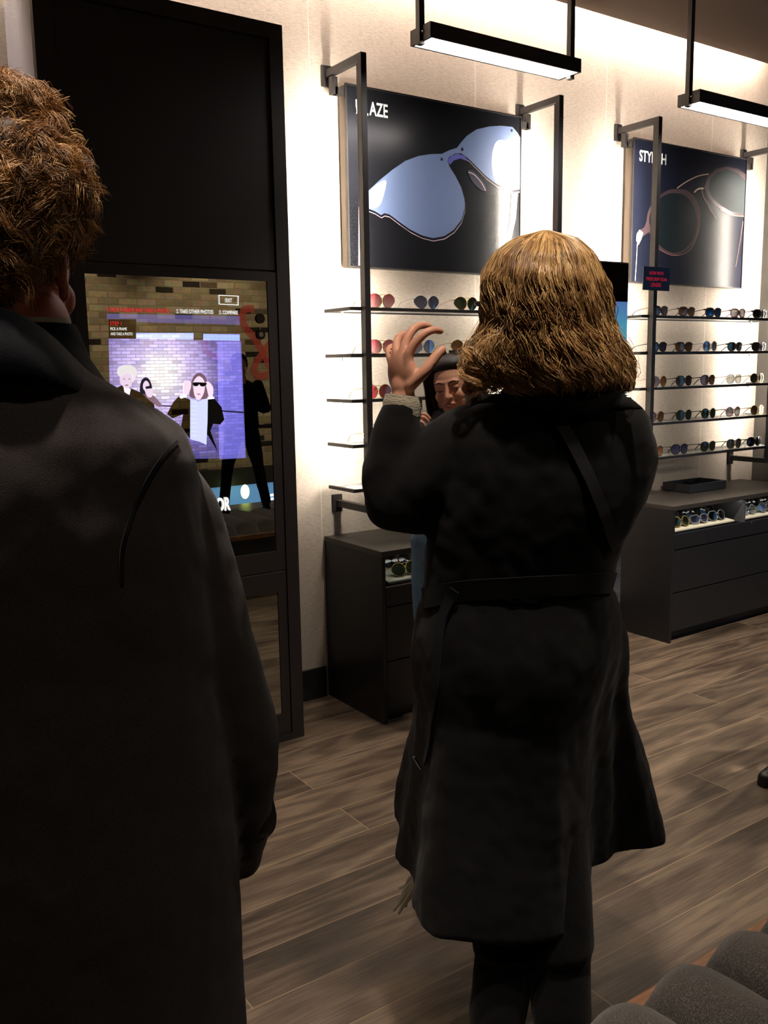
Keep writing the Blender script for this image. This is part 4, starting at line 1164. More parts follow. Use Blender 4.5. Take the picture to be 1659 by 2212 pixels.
def coat_mat(name, rgb, sheen, fine=900, fold=7):
    m = mat(name, rgb, rough=.92, spec=.12, sheen=sheen)
    BS(m).inputs['Sheen Roughness'].default_value = .5
    tc = N(m, 'ShaderNodeTexCoord')
    n1 = N(m, 'ShaderNodeTexNoise'); n1.inputs['Scale'].default_value = fine; n1.inputs['Detail'].default_value = 2
    n2 = N(m, 'ShaderNodeTexNoise'); n2.inputs['Scale'].default_value = fold; n2.inputs['Detail'].default_value = 3
    L(m, tc.outputs['Object'], n1.inputs['Vector']); L(m, tc.outputs['Object'], n2.inputs['Vector'])
    b1 = N(m, 'ShaderNodeBump'); b1.inputs['Strength'].default_value = .35; b1.inputs['Distance'].default_value = .0012
    b2 = N(m, 'ShaderNodeBump'); b2.inputs['Strength'].default_value = .22; b2.inputs['Distance'].default_value = .012
    L(m, n1.outputs['Fac'], b1.inputs['Height']); L(m, n2.outputs['Fac'], b2.inputs['Height'])
    L(m, b2.outputs[0], b1.inputs['Normal']); L(m, b1.outputs[0], BS(m).inputs['Normal'])
    v = ramp(m, n1.outputs['Fac'], [(.3, tuple(int(c * .8) for c in rgb)), (.7, tuple(min(255, int(c * 1.25)) for c in rgb))])
    L(m, v.outputs[0], BS(m).inputs['Base Color'])
    return m
MANCOAT = coat_mat('charcoal_wool', (50, 46, 45), .12)
COLLARM = coat_mat('black_collar_wool', (17, 19, 24), .08)
WCOAT = coat_mat('black_wool', (21, 20, 21), .06)

def bvh_of(me):
    return BVHTree.FromPolygons([v.co.copy() for v in me.vertices], [tuple(p.vertices) for p in me.polygons])
def stick(bvh, px, py, lift=.003):
    d = px_ray(px, py); h = bvh.ray_cast(CAM, d)
    if h[0] is None: return None
    n = h[1]
    if n.dot(d) > 0: n = -n
    return h[0] + n * lift, n
def ribbon_on(bvh, path, width, name, m, parent, lift=.004, th=.003):
    P = []; Nn = []
    pts = [Vector((a, b, 0)) for a, b in path]; pts, _ = resample(pts, 1, 8)
    for q in pts:
        h = stick(bvh, q.x, q.y, lift)
        if h: P.append(h[0]); Nn.append(h[1])
    if len(P) < 3: return None
    for _ in range(3):
        P = [P[0]] + [(P[i - 1] + P[i] * 2 + P[i + 1]) / 4 for i in range(1, len(P) - 1)] + [P[-1]]
        Nn = [Nn[0]] + [(Nn[i - 1] + Nn[i] + Nn[i + 1]).normalized() for i in range(1, len(P) - 1)] + [Nn[-1]]
    rings = []
    for i, p in enumerate(P):
        t = (P[min(i + 1, len(P) - 1)] - P[max(0, i - 1)]).normalized(); s = t.cross(Nn[i]).normalized() * width / 2; n = Nn[i] * th
        rings.append([p - s, p + s, p + s + n, p - s + n])
    mb = MB(); mb.loft(rings); return mb.build(name, m, parent, smooth=True, angle=50)

def ring_at(c, u, w, hu, hw, n=48, pw=2.3):
    out = []
    for i in range(n):
        a = 2 * math.pi * i / n; ca, sa = math.cos(a), math.sin(a)
        out.append(c + u * (math.copysign(abs(ca) ** (2 / pw), ca) * hu) + w * (math.copysign(abs(sa) ** (2 / pw), sa) * hw))
    return out
def displace(me, amp, scale, seed=0.0, zfade=None):
    from mathutils import noise
    co = [v.co.copy() for v in me.vertices]
    nr = [v.normal.copy() for v in me.vertices]
    for v, c, n in zip(me.vertices, co, nr):
        a = noise.noise(Vector((c.x * scale[0] + seed, c.y * scale[1], c.z * scale[2])))
        b = noise.noise(Vector((c.x * scale[0] * 2.3 + seed + 5, c.y * scale[1] * 2.3, c.z * scale[2] * 2.3))) * .5
        k = zfade(c) if zfade else 1.0
        v.co = c + n * (a + b) * amp * k
    me.update()
def shoe(mb, ankle, fwd, r=.045):
    ankle = Vector(ankle); f = Vector(fwd).normalized()
    z = lambda p, h: Vector((p.x, p.y, h))
    mb.tube([z(ankle - f * .05, .045), z(ankle + f * .02, .045), z(ankle + f * .09, .036), z(ankle + f * .16, .028)], [.040, .044, .040, .028], seg=16)
    mb.tube([z(ankle, .05), z(ankle, .12)], [.042, .040], seg=14)
    s = Vector((f.y, -f.x, 0))
    mb.prism([z(ankle - f * .085 - s * .034, 0), z(ankle + f * .12 - s * .044, 0), z(ankle + f * .185 - s * .018, 0), z(ankle + f * .185 + s * .018, 0), z(ankle + f * .12 + s * .044, 0), z(ankle - f * .085 + s * .034, 0)], (0, 0, .022))

def figure(name, pos, fwd, H, label, J, top_m, leg_m, skin, vox=.006, cover=None, head_basis=None, head_c=None, build_hair=True, torso_w=.185, hand_over=None):
    """a standing clothed person; J gives elbow, wrist, knee and ankle points in local (right, forward, up) metres"""
    pos = Vector(pos); B = basis(fwd); W = lambda p: pos + B @ Vector(p)
    t = thing(name, pos, label, 'person')
    k = H / 1.7
    hc = Vector(head_c) if head_c is not None else W((0, .02, 1.585 * k))
    HB = head_basis if head_basis is not None else B
    sk = MB(); head_parts(sk, hc, HB, .98)
    sk.tube([hc + HB @ Vector((0, -.03, -.12)), W((0, -.01, 1.36 * k)), W((0, 0, 1.2 * k)), W((0, 0, .92 * k))], [.058, .085, .09, .09], seg=18)
    sh = [W((s * (torso_w - .025), -.005, 1.375 * k)) for s in (-1, 1)]
    for s, S in ((0, -1), (1, 1)):
        el, wr = W(J['elbow'][s]), W(J['wrist'][s])
        sk.tube([sh[s], (sh[s] + el) / 2, el, (el + wr) / 2, wr], [.042, .040, .034, .034, .024], seg=14)
        sk.tube([W((0, 0, 1.33 * k)), sh[s]], [.05, .045], seg=12, sub=1)
        hf = W(J['hand'][s]) - wr
        hn = B @ Vector(J['palm'][s]); 
        tt = hf.normalized().cross(hn) * (1 if S > 0 else -1)
        hand_parts(sk, wr, hf, hn, tt, curl=J.get('curl', (22, 24, 26, 28)))
        hip = W((S * .085, 0, .90 * k)); kn = W(J['knee'][s]); an = W(J['ankle'][s])
        sk.tube([hip, kn, an + Vector((0, 0, .02))], [.075, .05, .035], seg=14)
        sk.tube([an, an + B @ Vector((0, .10, -.02))], [.032, .024], seg=10, sub=1)
    link_mesh('body', fuse(sk, vox, 3, 'body'), skin, t, smooth=True, angle=180)
    cl = MB()
    prof = J.get('profile', [(.93, .165, .115), (1.0, .155, .11), (1.1, .15, .11), (1.2, .165, .12), (1.3, .18, .12), (1.375, .165, .10), (1.41, .11, .075), (1.435, .07, .068)])
    cl.loft([ring_at(W((0, -.005, z * k)), B @ Vector((1, 0, 0)), B @ Vector((0, 1, 0)), a * torso_w / .185, b, 32) for z, a, b in prof])
    for s in (0, 1):
        el, wr = W(J['elbow'][s]), W(J['wrist'][s])
        cl.tube([sh[s], (sh[s] + el) / 2, el, (el + wr) / 2, wr - (wr - el).normalized() * .015], [.062, .056, .052, .047, .036], seg=16)
    cm = fuse(cl, .007, 6, 'top'); displace(cm, .006, (9, 9, 7), 3.0)
    link_mesh(J.get('topname', 'jacket'), cm, top_m, t, smooth=True, angle=180)
    tr = MB()
    tr.loft([ring_at(W((0, 0, z * k)), B @ Vector((1, 0, 0)), B @ Vector((0, 1, 0)), a * J.get('hip', 1), b, 32) for z, a, b in ((.80, .16, .115), (.88, .17, .12), (.96, .158, .112), (1.0, .15, .106))])
    for s, S in ((0, -1), (1, 1)):
        hip = W((S * .088, 0, .88 * k)); kn = W(J['knee'][s]); an = W(J['ankle'][s])
        tr.tube([hip, (hip + kn) / 2, kn, (kn + an) / 2, an + Vector((0, 0, .03))], [.092, .080, .062, .056, .052], seg=16)
    tm = fuse(tr, .008, 5, 'trousers'); displace(tm, .005, (8, 8, 10), 9.0)
    link_mesh('trousers', tm, leg_m, t, smooth=True, angle=180)
    for s in (0, 1):
        sb = MB(); shoe(sb, W(J['ankle'][s]), B @ Vector(J.get('toe', ((-.1, 1, 0), (.1, 1, 0)))[s]))
        link_mesh('shoe', fuse(sb, .006, 3, 'shoe'), SHOE, t, smooth=True, angle=180)
    return t, hc, HB

def face_bits(t, c, B, sc, brow, look='down'):
    W = lambda p: Vector(c) + B @ (Vector(p) * sc)
    for s in (-1, 1):
        mb = MB(); mb.ell(W((s * .030, .0785, .004)), (.0155 * sc, .0085 * sc, .0098 * sc), B, 18, 12); mb.build('eyelid', SKIN2, t, smooth=True)
        mb = MB(); mb.tube([W((s * .0165, .0870, -.0035)), W((s * .030, .0885, -.0060)), W((s * .0445, .0800, -.0025))], [.0011, .0018, .0014], seg=8); mb.build('eyelashes', DARKL, t, smooth=True)
        mb = MB(); mb.tube([W((s * .013, .0935, .0235)), W((s * .028, .0925, .0290)), W((s * .048, .0800, .0240))], [.0024, .0026, .0012], seg=8, flat=(B @ Vector((0, 1, 0)), .5)); mb.build('eyebrow', brow, t, smooth=True)

# ---- hair growing tools
def scalp_roots(n, rad, keep):
    out = []
    while len(out) < n:
        v = RNG.normal(size=3); v /= np.linalg.norm(v)
        if keep(v): out.append(v * rad)
    return np.array(out)
def fbm(p, seed):
    """cheap smooth vector noise from sums of sines"""
    r = np.zeros(p.shape)
    rg = np.random.default_rng(seed)
    for o in range(5):
        k = rg.normal(size=(3, 3)) * (6.0 * 1.7 ** o); ph = rg.uniform(0, 6.28, 3)
        r += np.sin(p @ k.T + ph) / (1.45 ** o)
    return r / 2.0
# ================================================================== woman in the black coat
VW = View(1180, 1.78)
wom = thing('person', VW.P(1180, 1600, .1).xy.to_3d(), 'person in a long black belted coat seen from behind, wavy blond hair, left hand raised', 'person')
WF = (VW.u * -.62 + VW.w * .78).normalized()       # where she faces
hcW = VW.P(1158, 664, .02)
HBW = basis(WF + Vector((0, 0, -.04)))
# coat body
def coat_body_w():
    mb = MB(); n = 64
    rows = [(846, 1120, 1315, .035, .070), (862, 1075, 1345, .04, .085), (880, 1020, 1375, .05, .105), (905, 975, 1392, .055, .125), (950, 948, 1402, .06, .14), (1010, 940, 1400, .065, .15),
            (1080, 930, 1385, .07, .155), (1150, 922, 1352, .075, .15), (1215, 918, 1332, .08, .145), (1262, 916, 1324, .08, .14)]
    rings = []
    for y, l, r, off, hd in rows:
        c = VW.P((l + r) / 2, y, off); rings.append(ring_at(c, VW.u, VW.w, VW.m((r - l) / 2, off), hd, n, 2.5))
    z1 = rings[-1][0].z
    zH = .385
    hem_px = [(905, 1995), (940, 2038), (1045, 2052), (1150, 2040), (1215, 2025), (1256, 1975), (1278, 1892), (1330, 1845), (1395, 1840), (1432, 1836)]
    hem = [at(px, py, 2, zH) for px, py in hem_px]
    far = [VW.P(1425, 1700, .62), VW.P(1330, 1700, .70), VW.P(1150, 1700, .72), VW.P(960, 1700, .62), VW.P(860, 1700, .42)]
    for p in far: p.z = zH
    left = [at(848, 1858, 2, zH), at(888, 1900, 2, zH)]
    hem = hem + far + left
    cH = VW.P(1120, 1700, .25); cH.z = zH
    def hem_r(a):
        d = VW.u * math.cos(a) + VW.w * math.sin(a); best = .2
        for i in range(len(hem)):
            p, q = hem[i] - cH, hem[(i + 1) % len(hem)] - cH
            e = q - p; den = d.x * e.y - d.y * e.x
            if abs(den) < 1e-9: continue
            t = (p.x * e.y - p.y * e.x) / den; s = (p.x * d.y - p.y * d.x) / den
            if t > 0 and -1e-6 <= s <= 1 + 1e-6: best = t
        return best
    wl = rings[-1]; cW = sum(wl, Vector()) / n; 
    K = 26
    for kk in range(1, K + 1):
        t = kk / K; z = z1 + (zH - z1) * t; f = t ** 1.05
        ring = []
        for i in range(n):
            a = 2 * math.pi * i / n
            pw = wl[i] - cW; ph = (VW.u * math.cos(a) + VW.w * math.sin(a)) * hem_r(a)
            bell = .02 * math.sin(math.pi * min(1, t * 2.6)) * (1 if t < .385 else 0)
            fold = 1 + (.035 * math.sin(5 * a + .8) + .02 * math.sin(9 * a + 2)) * t * (1 - .6 * t) * 2
            off = (pw * (1 - f) + ph * f) * fold
            off = off * (1 + bell / max(.05, off.length))
            p = cW * (1 - f) + cH * f + off; p.z = z
            ring.append(p)
        rings.append(ring)
    mb.loft(rings)
    return mb
mbw = coat_body_w()
SHL = VW.P(1003, 968, .05); ELB = VW.P(856, 1082, .02); CUF = VW.P(866, 892, .05)
mbw.tube([VW.P(1060, 960, .06), SHL, VW.P(930, 1030, .03), ELB], [.085, .085, .076, .066], seg=24)
mbw.tube([VW.P(890, 1095, .02), ELB, VW.P(842, 1030, .03), VW.P(853, 955, .04), VW.P(864, 905, .05), CUF], [.06, .064, .060, .050, .043, .041], seg=24)
# right arm, bent up in front of her
mbw.tube([VW.P(1310, 960, .07), VW.P(1345, 985, .12), VW.P(1340, 1060, .22), VW.P(1270, 1080, .33)], [.075, .070, .062, .056], seg=24)
mbw.tube([VW.P(1270, 1080, .33), VW.P(1225, 960, .30), VW.P(1190, 840, .24), VW.P(1170, 780, .20)], [.056, .05, .045, .04], seg=20)
coat_w = fuse(mbw, .0075, 7, 'coat')
hemf = lambda c: min(1.0, max(.25, (1.25 - c.z) * 1.4)) if c.z < 1.05 else .55
displace(coat_w, .016, (6, 6, 2.2), 2.0, hemf)
displace(coat_w, .004, (16, 16, 14), 7.0)
bvh_w = bvh_of(coat_w)
CW = link_mesh('coat', coat_w, WCOAT, wom, smooth=True, angle=180)
# collar flap
def flap(inner, outer, name, m, parent, th=.008, rows=6, puff=.012, w=None):
    I, _ = resample(inner, 1, 6); O, _ = resample(outer, 1, 6)
    w = w or VW.w
    rings = []
    for a, b in zip(I, O):
        top = []; bot = []
        for j in range(rows + 1):
            s = j / rows; p = a * (1 - s) + b * s + w * (-math.sin(math.pi * s) * puff)
            top.append(p - w * th / 2); bot.append(p + w * th / 2)
        rings.append(top + bot[::-1])
    mb = MB(); mb.loft(rings); me = fuse(mb, .004, 3, name)
    return link_mesh(name, me, m, parent, smooth=True, angle=180)
def on_coat(px, py, lift, bvh=bvh_w, fallback=-.08, V=VW):
    h = stick(bvh, px, py, lift)
    return h[0] if h else V.P(px, py, fallback)
inner = [VW.P(1075, 838, .0), VW.P(1110, 836, -.04), VW.P(1160, 842, -.065), VW.P(1215, 846, -.075), VW.P(1270, 842, -.065), VW.P(1320, 838, -.04), VW.P(1345, 842, -.01)]
outer = [on_coat(925, 935, .012), on_coat(990, 902, .014), on_coat(1060, 884, .014), on_coat(1150, 893, .016), on_coat(1240, 905, .016), on_coat(1320, 897, .014), on_coat(1392, 884, .010)]
flap(inner, outer, 'collar', WCOAT, CW, puff=.010)
# stand of the collar round the neck
mb = MB()
cn = VW.P(1190, 830, .02)
mb.loft([ring_at(cn + UP * dz, VW.u, VW.w, r, r * .9, 32, 2.0) for dz, r in ((-.035, .105), (0, .088), (.03, .080), (.045, .078))])
link_mesh('collar_stand', mb.mesh('collar_stand'), WCOAT, CW, smooth=True)
# belt, hanging belt end, strap
ribbon_on(bvh_w, [(918, 1292), (1000, 1276), (1120, 1268), (1240, 1262), (1322, 1258)], .042, 'belt', WCOAT, CW, .002, .0035)
ribbon_on(bvh_w, [(985, 1272), (962, 1330), (948, 1420), (940, 1520), (934, 1600), (925, 1648)], .022, 'belt_end', COLLARM, CW, .006, .004)
ribbon_on(bvh_w, [(1205, 903), (1232, 950), (1262, 1010), (1292, 1080), (1312, 1140), (1322, 1180)], .022, 'bag_strap', mat('strap_leather', (34, 34, 38), rough=.45), CW, .005, .004)
mb = MB(); q = stick(bvh_w, 916, 1650, .012)
if q: mb.tube([q[0] + Vector((-.012, 0, .018)), q[0] + Vector((.006, 0, -.012))], .003, seg=8, sub=1); mb.build('belt_tip', SILVER, CW)
# body: head, neck, hands, legs
sk = MB(); head_parts(sk, hcW, HBW, .97, neck=False)
neck = hcW + Vector((0, 0, -.16))
sk.tube([hcW + HBW @ Vector((0, -.015, -.10)), VW.P(1190, 870, .06), VW.P(1160, 1010, .08), VW.P(1130, 1250, .10)], [.050, .050, .085, .09], seg=18)
WR = VW.P(872, 858, .055)
sk.tube([VW.P(1060, 960, .06), SHL, ELB, WR], [.045, .042, .036, .025], seg=14)
fd = (UP * .93 - VW.u * .10 + VW.w * .10)
tipsW = hand_parts(sk, WR, fd, VW.u * .70 + VW.w * .72, VW.u * .72 - VW.w * .70, curl=(34, 33, 31, 28), spread=1.1, size=1.04, thumb_in=.5)
WR2 = VW.P(1165, 752, .19)
sk.tube([VW.P(1310, 960, .07), VW.P(1340, 1060, .22), VW.P(1270, 1080, .33), WR2], [.045, .042, .036, .025], seg=14)
hand_parts(sk, WR2, UP * .9 - VW.u * .35, -VW.u * .3 - VW.w * .9, -VW.u * .9 + VW.w * .3, curl=(30, 32, 34, 36))
hipz = .86
for s, kx, ky_, ax in ((0, 1095, 2100, 1030), (1, 1205, 2080, 1235)):
    hip = VW.P(1085 + s * 70, 1500, .12)
    kn = VW.P(kx, 2050, -.02); an = VW.P(1062 if s == 0 else 1215, 2260, -.08); an.z = .09
    sk.tube([Vector((hip.x, hip.y, hipz)), kn, an], [.085, .055, .038], seg=14)
    fwd = (VW.w * .75 - VW.u * (.5 if s == 0 else .1)).normalized()
    lb = MB()
    lb.tube([Vector((hip.x, hip.y, hipz - .05)), kn + UP * .05, kn, (kn + an) / 2 - VW.w * .012, an + UP * .04], [.095, .072, .066, .062, .046], seg=20)
    lm = fuse(lb, .007, 4, 'trouser_leg'); displace(lm, .006, (10, 10, 8), 4.0)
    link_mesh('trouser_leg', lm, BLKCLOTH, wom, smooth=True, angle=180)
    sb = MB(); shoe(sb, an, fwd); link_mesh('boot', fuse(sb, .006, 3, 'boot'), SHOE, wom, smooth=True, angle=180)
link_mesh('body', fuse(sk, .0035, 3, 'body'), SKIN, wom, smooth=True, angle=180)
# cuff of the pale jumper and ring
KNIT = mat('pale_knit', (178, 168, 146), rough=.9, sheen=.3)
add_bump(KNIT, 120, .6, .003, (1, 1, 3))
cb = MB()
ax = (WR - VW.P(866, 905, .05)).normalized()
A0 = VW.P(865, 905, .05)
rg = []
def circ(c, n_, r, seg=28):
    a = n_.cross(Vector((.3, .8, .1))).normalized(); b = n_.cross(a)
    return [c + (a * math.cos(2 * math.pi * i / seg) + b * math.sin(2 * math.pi * i / seg)) * r for i in range(seg)]
for s, r in ((0, .038), (.25, .041), (.45, .0395), (.6, .041), (.8, .039), (1.0, .038), (1.0, .031), (.6, .031)):
    rg.append(circ(A0 + (WR - A0) * s * 1.05, ax, r))
cb.loft(rg, True); cb.build('jumper_cuff', KNIT, wom, smooth=True, angle=60)
mb = MB(); 
fb_ = WR + fd.normalized() * .098 + (VW.u * .6 - VW.w * .8).normalized() * -.030 + VW.u * .006
mb.tube([fb_ + (VW.u * math.cos(a) + VW.w * math.sin(a)) * .0095 for a in np.linspace(0, 2 * math.pi, 17)], .0012, seg=6, sub=1); mb.build('ring', GOLD, wom, smooth=True)
# scarf with fringe hanging in front, its fringe showing left of the hem
SCARF = mat('cream_scarf', (206, 202, 184), rough=.9)
sc = thing('scarf', VW.P(900, 1905, .35), 'cream fringed scarf end peeking out below the left side of the black coat', 'scarf')
mb = MB(); path = [VW.P(1050, 900, .26), VW.P(985, 1000, .34), VW.P(960, 1300, .40), VW.P(925, 1700, .42), VW.P(902, 1900, .36)]
P_, _ = resample(path, 1, 8); mb.loft([[p - VW.w * .05 - VW.u * .004, p + VW.w * .05 - VW.u * .004, p + VW.w * .05 + VW.u * .004, p - VW.w * .05 + VW.u * .004] for p in P_])
mb.build('cloth', SCARF, sc, smooth=True)
for i in range(9):
    s = i / 8 - .5
    a = path[-1] + VW.w * s * .10; 
    b1 = a - UP * .03 - VW.u * (.022 + .01 * math.sin(i * 2.1)); b2 = a - UP * (.065 + .008 * math.sin(i * 3)) - VW.u * (.042 + .014 * math.sin(i * 1.7))
    mb = MB(); mb.tube([a + UP * .01, b1, b2], [.0062, .0055, .004], seg=7, sub=4); mb.build('tassel', SCARF, sc, smooth=True)
# glasses she wears
GW = thing('eyeglasses', hcW, 'brown-framed eyeglasses worn by the blond woman in the black coat', 'glasses')
WH = lambda p: hcW + HBW @ (Vector(p) * 1.03)
BRF = FM['tort']
fb = MB()
for s in (-1, 1):
    ring = [WH((s * .034 + .027 * math.copysign(abs(math.cos(a)) ** .8, math.cos(a)), .106 - .010 * ((s * .034 + .027 * math.cos(a)) / .06) ** 2, -.001 + .022 * math.copysign(abs(math.sin(a)) ** .8, math.sin(a)))) for a in np.linspace(0, 2 * math.pi, 25)]
    fb.tube(ring, .0026, seg=8, sub=1, round_caps=False)
    fb.tube([WH((s * .060, .098, .014)), WH((s * .070, .094, .015)), WH((s * .073, .085, .015))], .0036, seg=8)
fb.tube([WH((-.008, .106, .004)), WH((0, .110, .007)), WH((.008, .106, .004))], .0026, seg=8)
fb.build('frame', BRF, GW, smooth=True)
for s in (-1, 1):
    tb = MB(); tb.tube([WH((s * .073, .088, .015)), WH((s * .080, .03, .012)), WH((s * .084, -.01, .008)), WH((s * .080, -.04, -.02))], [.003, .0025, .0025, .0025], seg=8, flat=(UP, 1.5)); tb.build('temple', BRF, GW, smooth=True)
    lb = MB(); c_ = WH((s * .034, .1035, -.001)); lb.ell(c_, (.025, .0012, .020), HBW, 24, 8); lb.build('lens', mat('clear_lens', (235, 240, 240), rough=.02, alpha=.18), GW, smooth=True)
# hair: soft base volume plus strands
def hair_base(c, B, rings, name, m, parent, vox=.007, amp=.006):
    """rings: (local z, half width, half depth, centre offset along forward)"""
    mb = MB(); mb.loft([ring_at(Vector(c) + B @ Vector((ox, oy, z)), B @ Vector((1, 0, 0)), B @ Vector((0, 1, 0)), a, b, 32, 2.1) for z, a, b, oy, ox in rings])
    me = fuse(mb, vox, 5, name); displace(me, amp, (18, 18, 10), 1.5)
    return link_mesh(name, me, m, parent, smooth=True, angle=180)
HM_W = hair_mat('blond_hair', (64, 43, 25), (152, 111, 67), (232, 190, 128), .36)
HB_W = mat('blond_hair_base', (92, 62, 34), rough=.6)
VB = Matrix((VW.u, VW.w, UP)).transposed()        # seen-from-camera frame
cwv = VW.P(1180, 668, .0)
# base follows the outline seen in the photograph
rows = [(508, 1155, 1208, .02), (526, 1122, 1240, .05), (556, 1086, 1268, .082), (600, 1066, 1288, .102), (660, 1062, 1296, .108), (720, 1060, 1302, .108), (765, 1040, 1322, .106), (795, 1040, 1334, .10), (822, 1075, 1322, .085)]
mb = MB(); mb.loft([ring_at(VW.P((l + r) / 2, y, .02), VW.u, VW.w, VW.m((r - l) / 2), d, 40, 2.1) for y, l, r, d in rows])
hbm = fuse(mb, .006, 6, 'hair'); displace(hbm, .005, (20, 20, 8), 1.5)
HBO = link_mesh('hair', hbm, HB_W, wom, smooth=True, angle=180)
bvh_h = bvh_of(hbm)
def flow_hair(n_clumps, per, K=30):
    """strand paths over the head silhouette: part near the crown, combed down, waves, curled ends"""
    out = []; tint = []
    prof_y = np.array([496, 515, 550, 600, 650, 700, 740, 775, 810, 840, 862])
    prof_l = np.array([1178, 1113, 1070, 1046, 1050, 1052, 1034, 1010, 1003, 1030, 1075])
    prof_r = np.array([1182, 1248, 1282, 1303, 1312, 1316, 1332, 1350, 1360, 1357, 1330])
    prof_d = np.array([.010, .062, .096, .116, .122, .122, .124, .126, .124, .118, .10])
    for c in range(n_clumps):
        a = RNG.uniform(0, 2 * math.pi)
        # concentrate on the side seen and the silhouettes
        if math.sin(a) > .35 and RNG.uniform() < .6: a = -a
        y_end = RNG.choice([RNG.uniform(800, 860), RNG.uniform(835, 866), RNG.uniform(700, 830)], p=[.45, .4, .15])
        if math.cos(a) < -.55: y_end = min(y_end, RNG.uniform(795, 838))
        layer = RNG.uniform(.93, 1.03)
        y0 = 497 + min(150, RNG.exponential(26))
        tw = RNG.uniform(-.25, .25); ph = 1.1 * math.sin(2 * a + .5) + .8 * math.sin(5 * a) + RNG.uniform(-.3, .3); wl = RNG.uniform(112, 134)
        amp = RNG.uniform(.6, 1.25); curl = RNG.uniform(.6, 1.6) * (1 if RNG.uniform() < .8 else -1); tc = RNG.beta(1.4, 1.4)
        fl = RNG.uniform(0, 1)
        for s_ in range(per):
            ja = RNG.normal() * .055; jl = layer + RNG.normal() * .012; je = RNG.normal() * 8
            t = np.linspace(0, 1, K); yy = y0 + (y_end + je - y0) * t
            L_ = np.interp(yy, prof_y, prof_l); R_ = np.interp(yy, prof_y, prof_r); D_ = np.interp(yy, prof_y, prof_d)
            env = np.clip((yy - 530) / 170, 0, 1)
            aa = a + ja * (.45 + .7 * env) + tw * t + .085 * env * amp * np.sin(2 * math.pi * yy / wl + ph)
            rr = jl + .060 * env * amp * np.cos(2 * math.pi * yy / wl + ph + .6)
            endc = np.clip((t - .80) / .20, 0, 1)
            rr = rr + endc ** 1.5 * (.05 * math.sin(curl * 2)) - endc ** 2 * .10 * curl * .5
            hx = (R_ - L_) / 2 * rr; cx = (L_ + R_) / 2
            px = cx + np.cos(aa) * hx; dd = np.sin(aa) * D_ * rr + .02
            yy2 = yy - endc ** 2 * 22 * abs(curl) * .6
            P = np.zeros((K, 3))
            for k_ in range(K):
                p = VW.P(px[k_], yy2[k_], dd[k_]); P[k_] = p
            out.append(P); tint.append(np.clip(tc + RNG.normal() * .12, 0, 1))
    return np.array(out), np.array(tint)
P1, T1 = flow_hair(620, 15)
tv_ = np.linspace(0, 1, P1.shape[1])[None, :, None]
P1 += fbm(P1 * 6.5, 5) * .0062 * np.clip(tv_ * 2.2, 0, 1)
pick = RNG.choice(len(P1), 420, replace=False)
Q = P1[pick].copy(); tt_ = np.linspace(0, 1, Q.shape[1])[None, :, None]
Q = Q + RNG.normal(size=(len(pick), 1, 3)) * .010 * tt_ ** .7 + fbm(Q * .8, 9) * .011 * tt_
P1 = np.concatenate([P1, Q]); T1 = np.concatenate([T1, np.clip(T1[pick] + .3, 0, 1)])
# loose curls at the lower left
cl_ = []; ct_ = []
for c in range(34):
    x0 = RNG.uniform(1000, 1075); y0 = RNG.uniform(745, 800); d0 = RNG.uniform(-.06, .05); r0 = RNG.uniform(.008, .018); ph = RNG.uniform(0, 6.28); ln = RNG.uniform(45, 85); tr = RNG.uniform(.9, 1.6)
    for s_ in range(12):
        t = np.linspace(0, 1, 30); a = ph + 2 * math.pi * tr * t + RNG.normal() * .15; r = r0 * (.4 + t) * (1 + RNG.normal() * .1)
        P = np.array([np.array(VW.P(x0 + RNG.normal() * .0 + 14 * t[k_], y0 + ln * t[k_], d0)) + np.array(VW.u) * r[k_] * math.cos(a[k_]) + np.array(VW.w) * r[k_] * math.sin(a[k_]) for k_ in range(30)]) + RNG.normal(size=3) * .0022
        cl_.append(P); ct_.append(RNG.uniform(.45, 1))
P1 = np.concatenate([P1, np.array(cl_)]); T1 = np.concatenate([T1, np.array(ct_)])
sm = strands_mesh('hair_strands', P1, .00075, .0004, T1)
link_o = bpy.data.objects.new('hair_strands', sm); COL.objects.link(link_o); sm.materials.append(HM_W); link_o.parent = HBO
# ================================================================== man in the charcoal coat
VM = View(30, 1.12)
man = thing('person', VM.P(20, 1700, .02).xy.to_3d(), 'person in charcoal wool coat with black upturned collar and curly hair, back to us', 'person')
MF = (VM.w * .90 + VM.u * .44).normalized()
hcM = VM.P(-14, 574, .02); HBM = basis(MF + Vector((0, 0, -.05)))
mb = MB()
rows = [(735, 90, .0, .075), (800, 150, .0, .095), (850, 225, .005, .12), (895, 286, .01, .135), (945, 338, .012, .15), (1010, 362, .014, .16), (1150, 384, .015, .17), (1400, 420, .015, .175), (1650, 455, .015, .19), (1850, 480, .015, .20), (1930, 489, .015, .20), (2212, 507, .015, .21), (2500, 530, .015, .22)]
mb.loft([ring_at(VM.P(20, y, off), VM.u, VM.w, VM.m(h, off), hd, 64, 2.5) for y, h, off, hd in rows])
def pxr(p): return p * VM.s / 1990
arm = [(318, 1035, .02, 84), (352, 1068, .02, 82), (390, 1130, .01, 86), (430, 1270, .0, 92), (466, 1420, -.01, 96), (512, 1555, -.01, 95), (520, 1640, .0, 94), (522, 1720, .01, 82), (532, 1800, .02, 60), (520, 1850, .03, 44)]
mb.tube([VM.P(a, b, c) for a, b, c, d in arm], [pxr(d) for a, b, c, d in arm], seg=28)
arm2 = [(2 * 20 - a, b, c, d) for a, b, c, d in arm]
mb.tube([VM.P(a, b, c) for a, b, c, d in arm2], [pxr(d) for a, b, c, d in arm2], seg=28)
mb.tube([VM.P(480, 1800, .03), VM.P(520, 1850, .03)], [pxr(60), pxr(56)], seg=20, sub=1)
coat_m = fuse(mb, .0065, 7, 'coat')
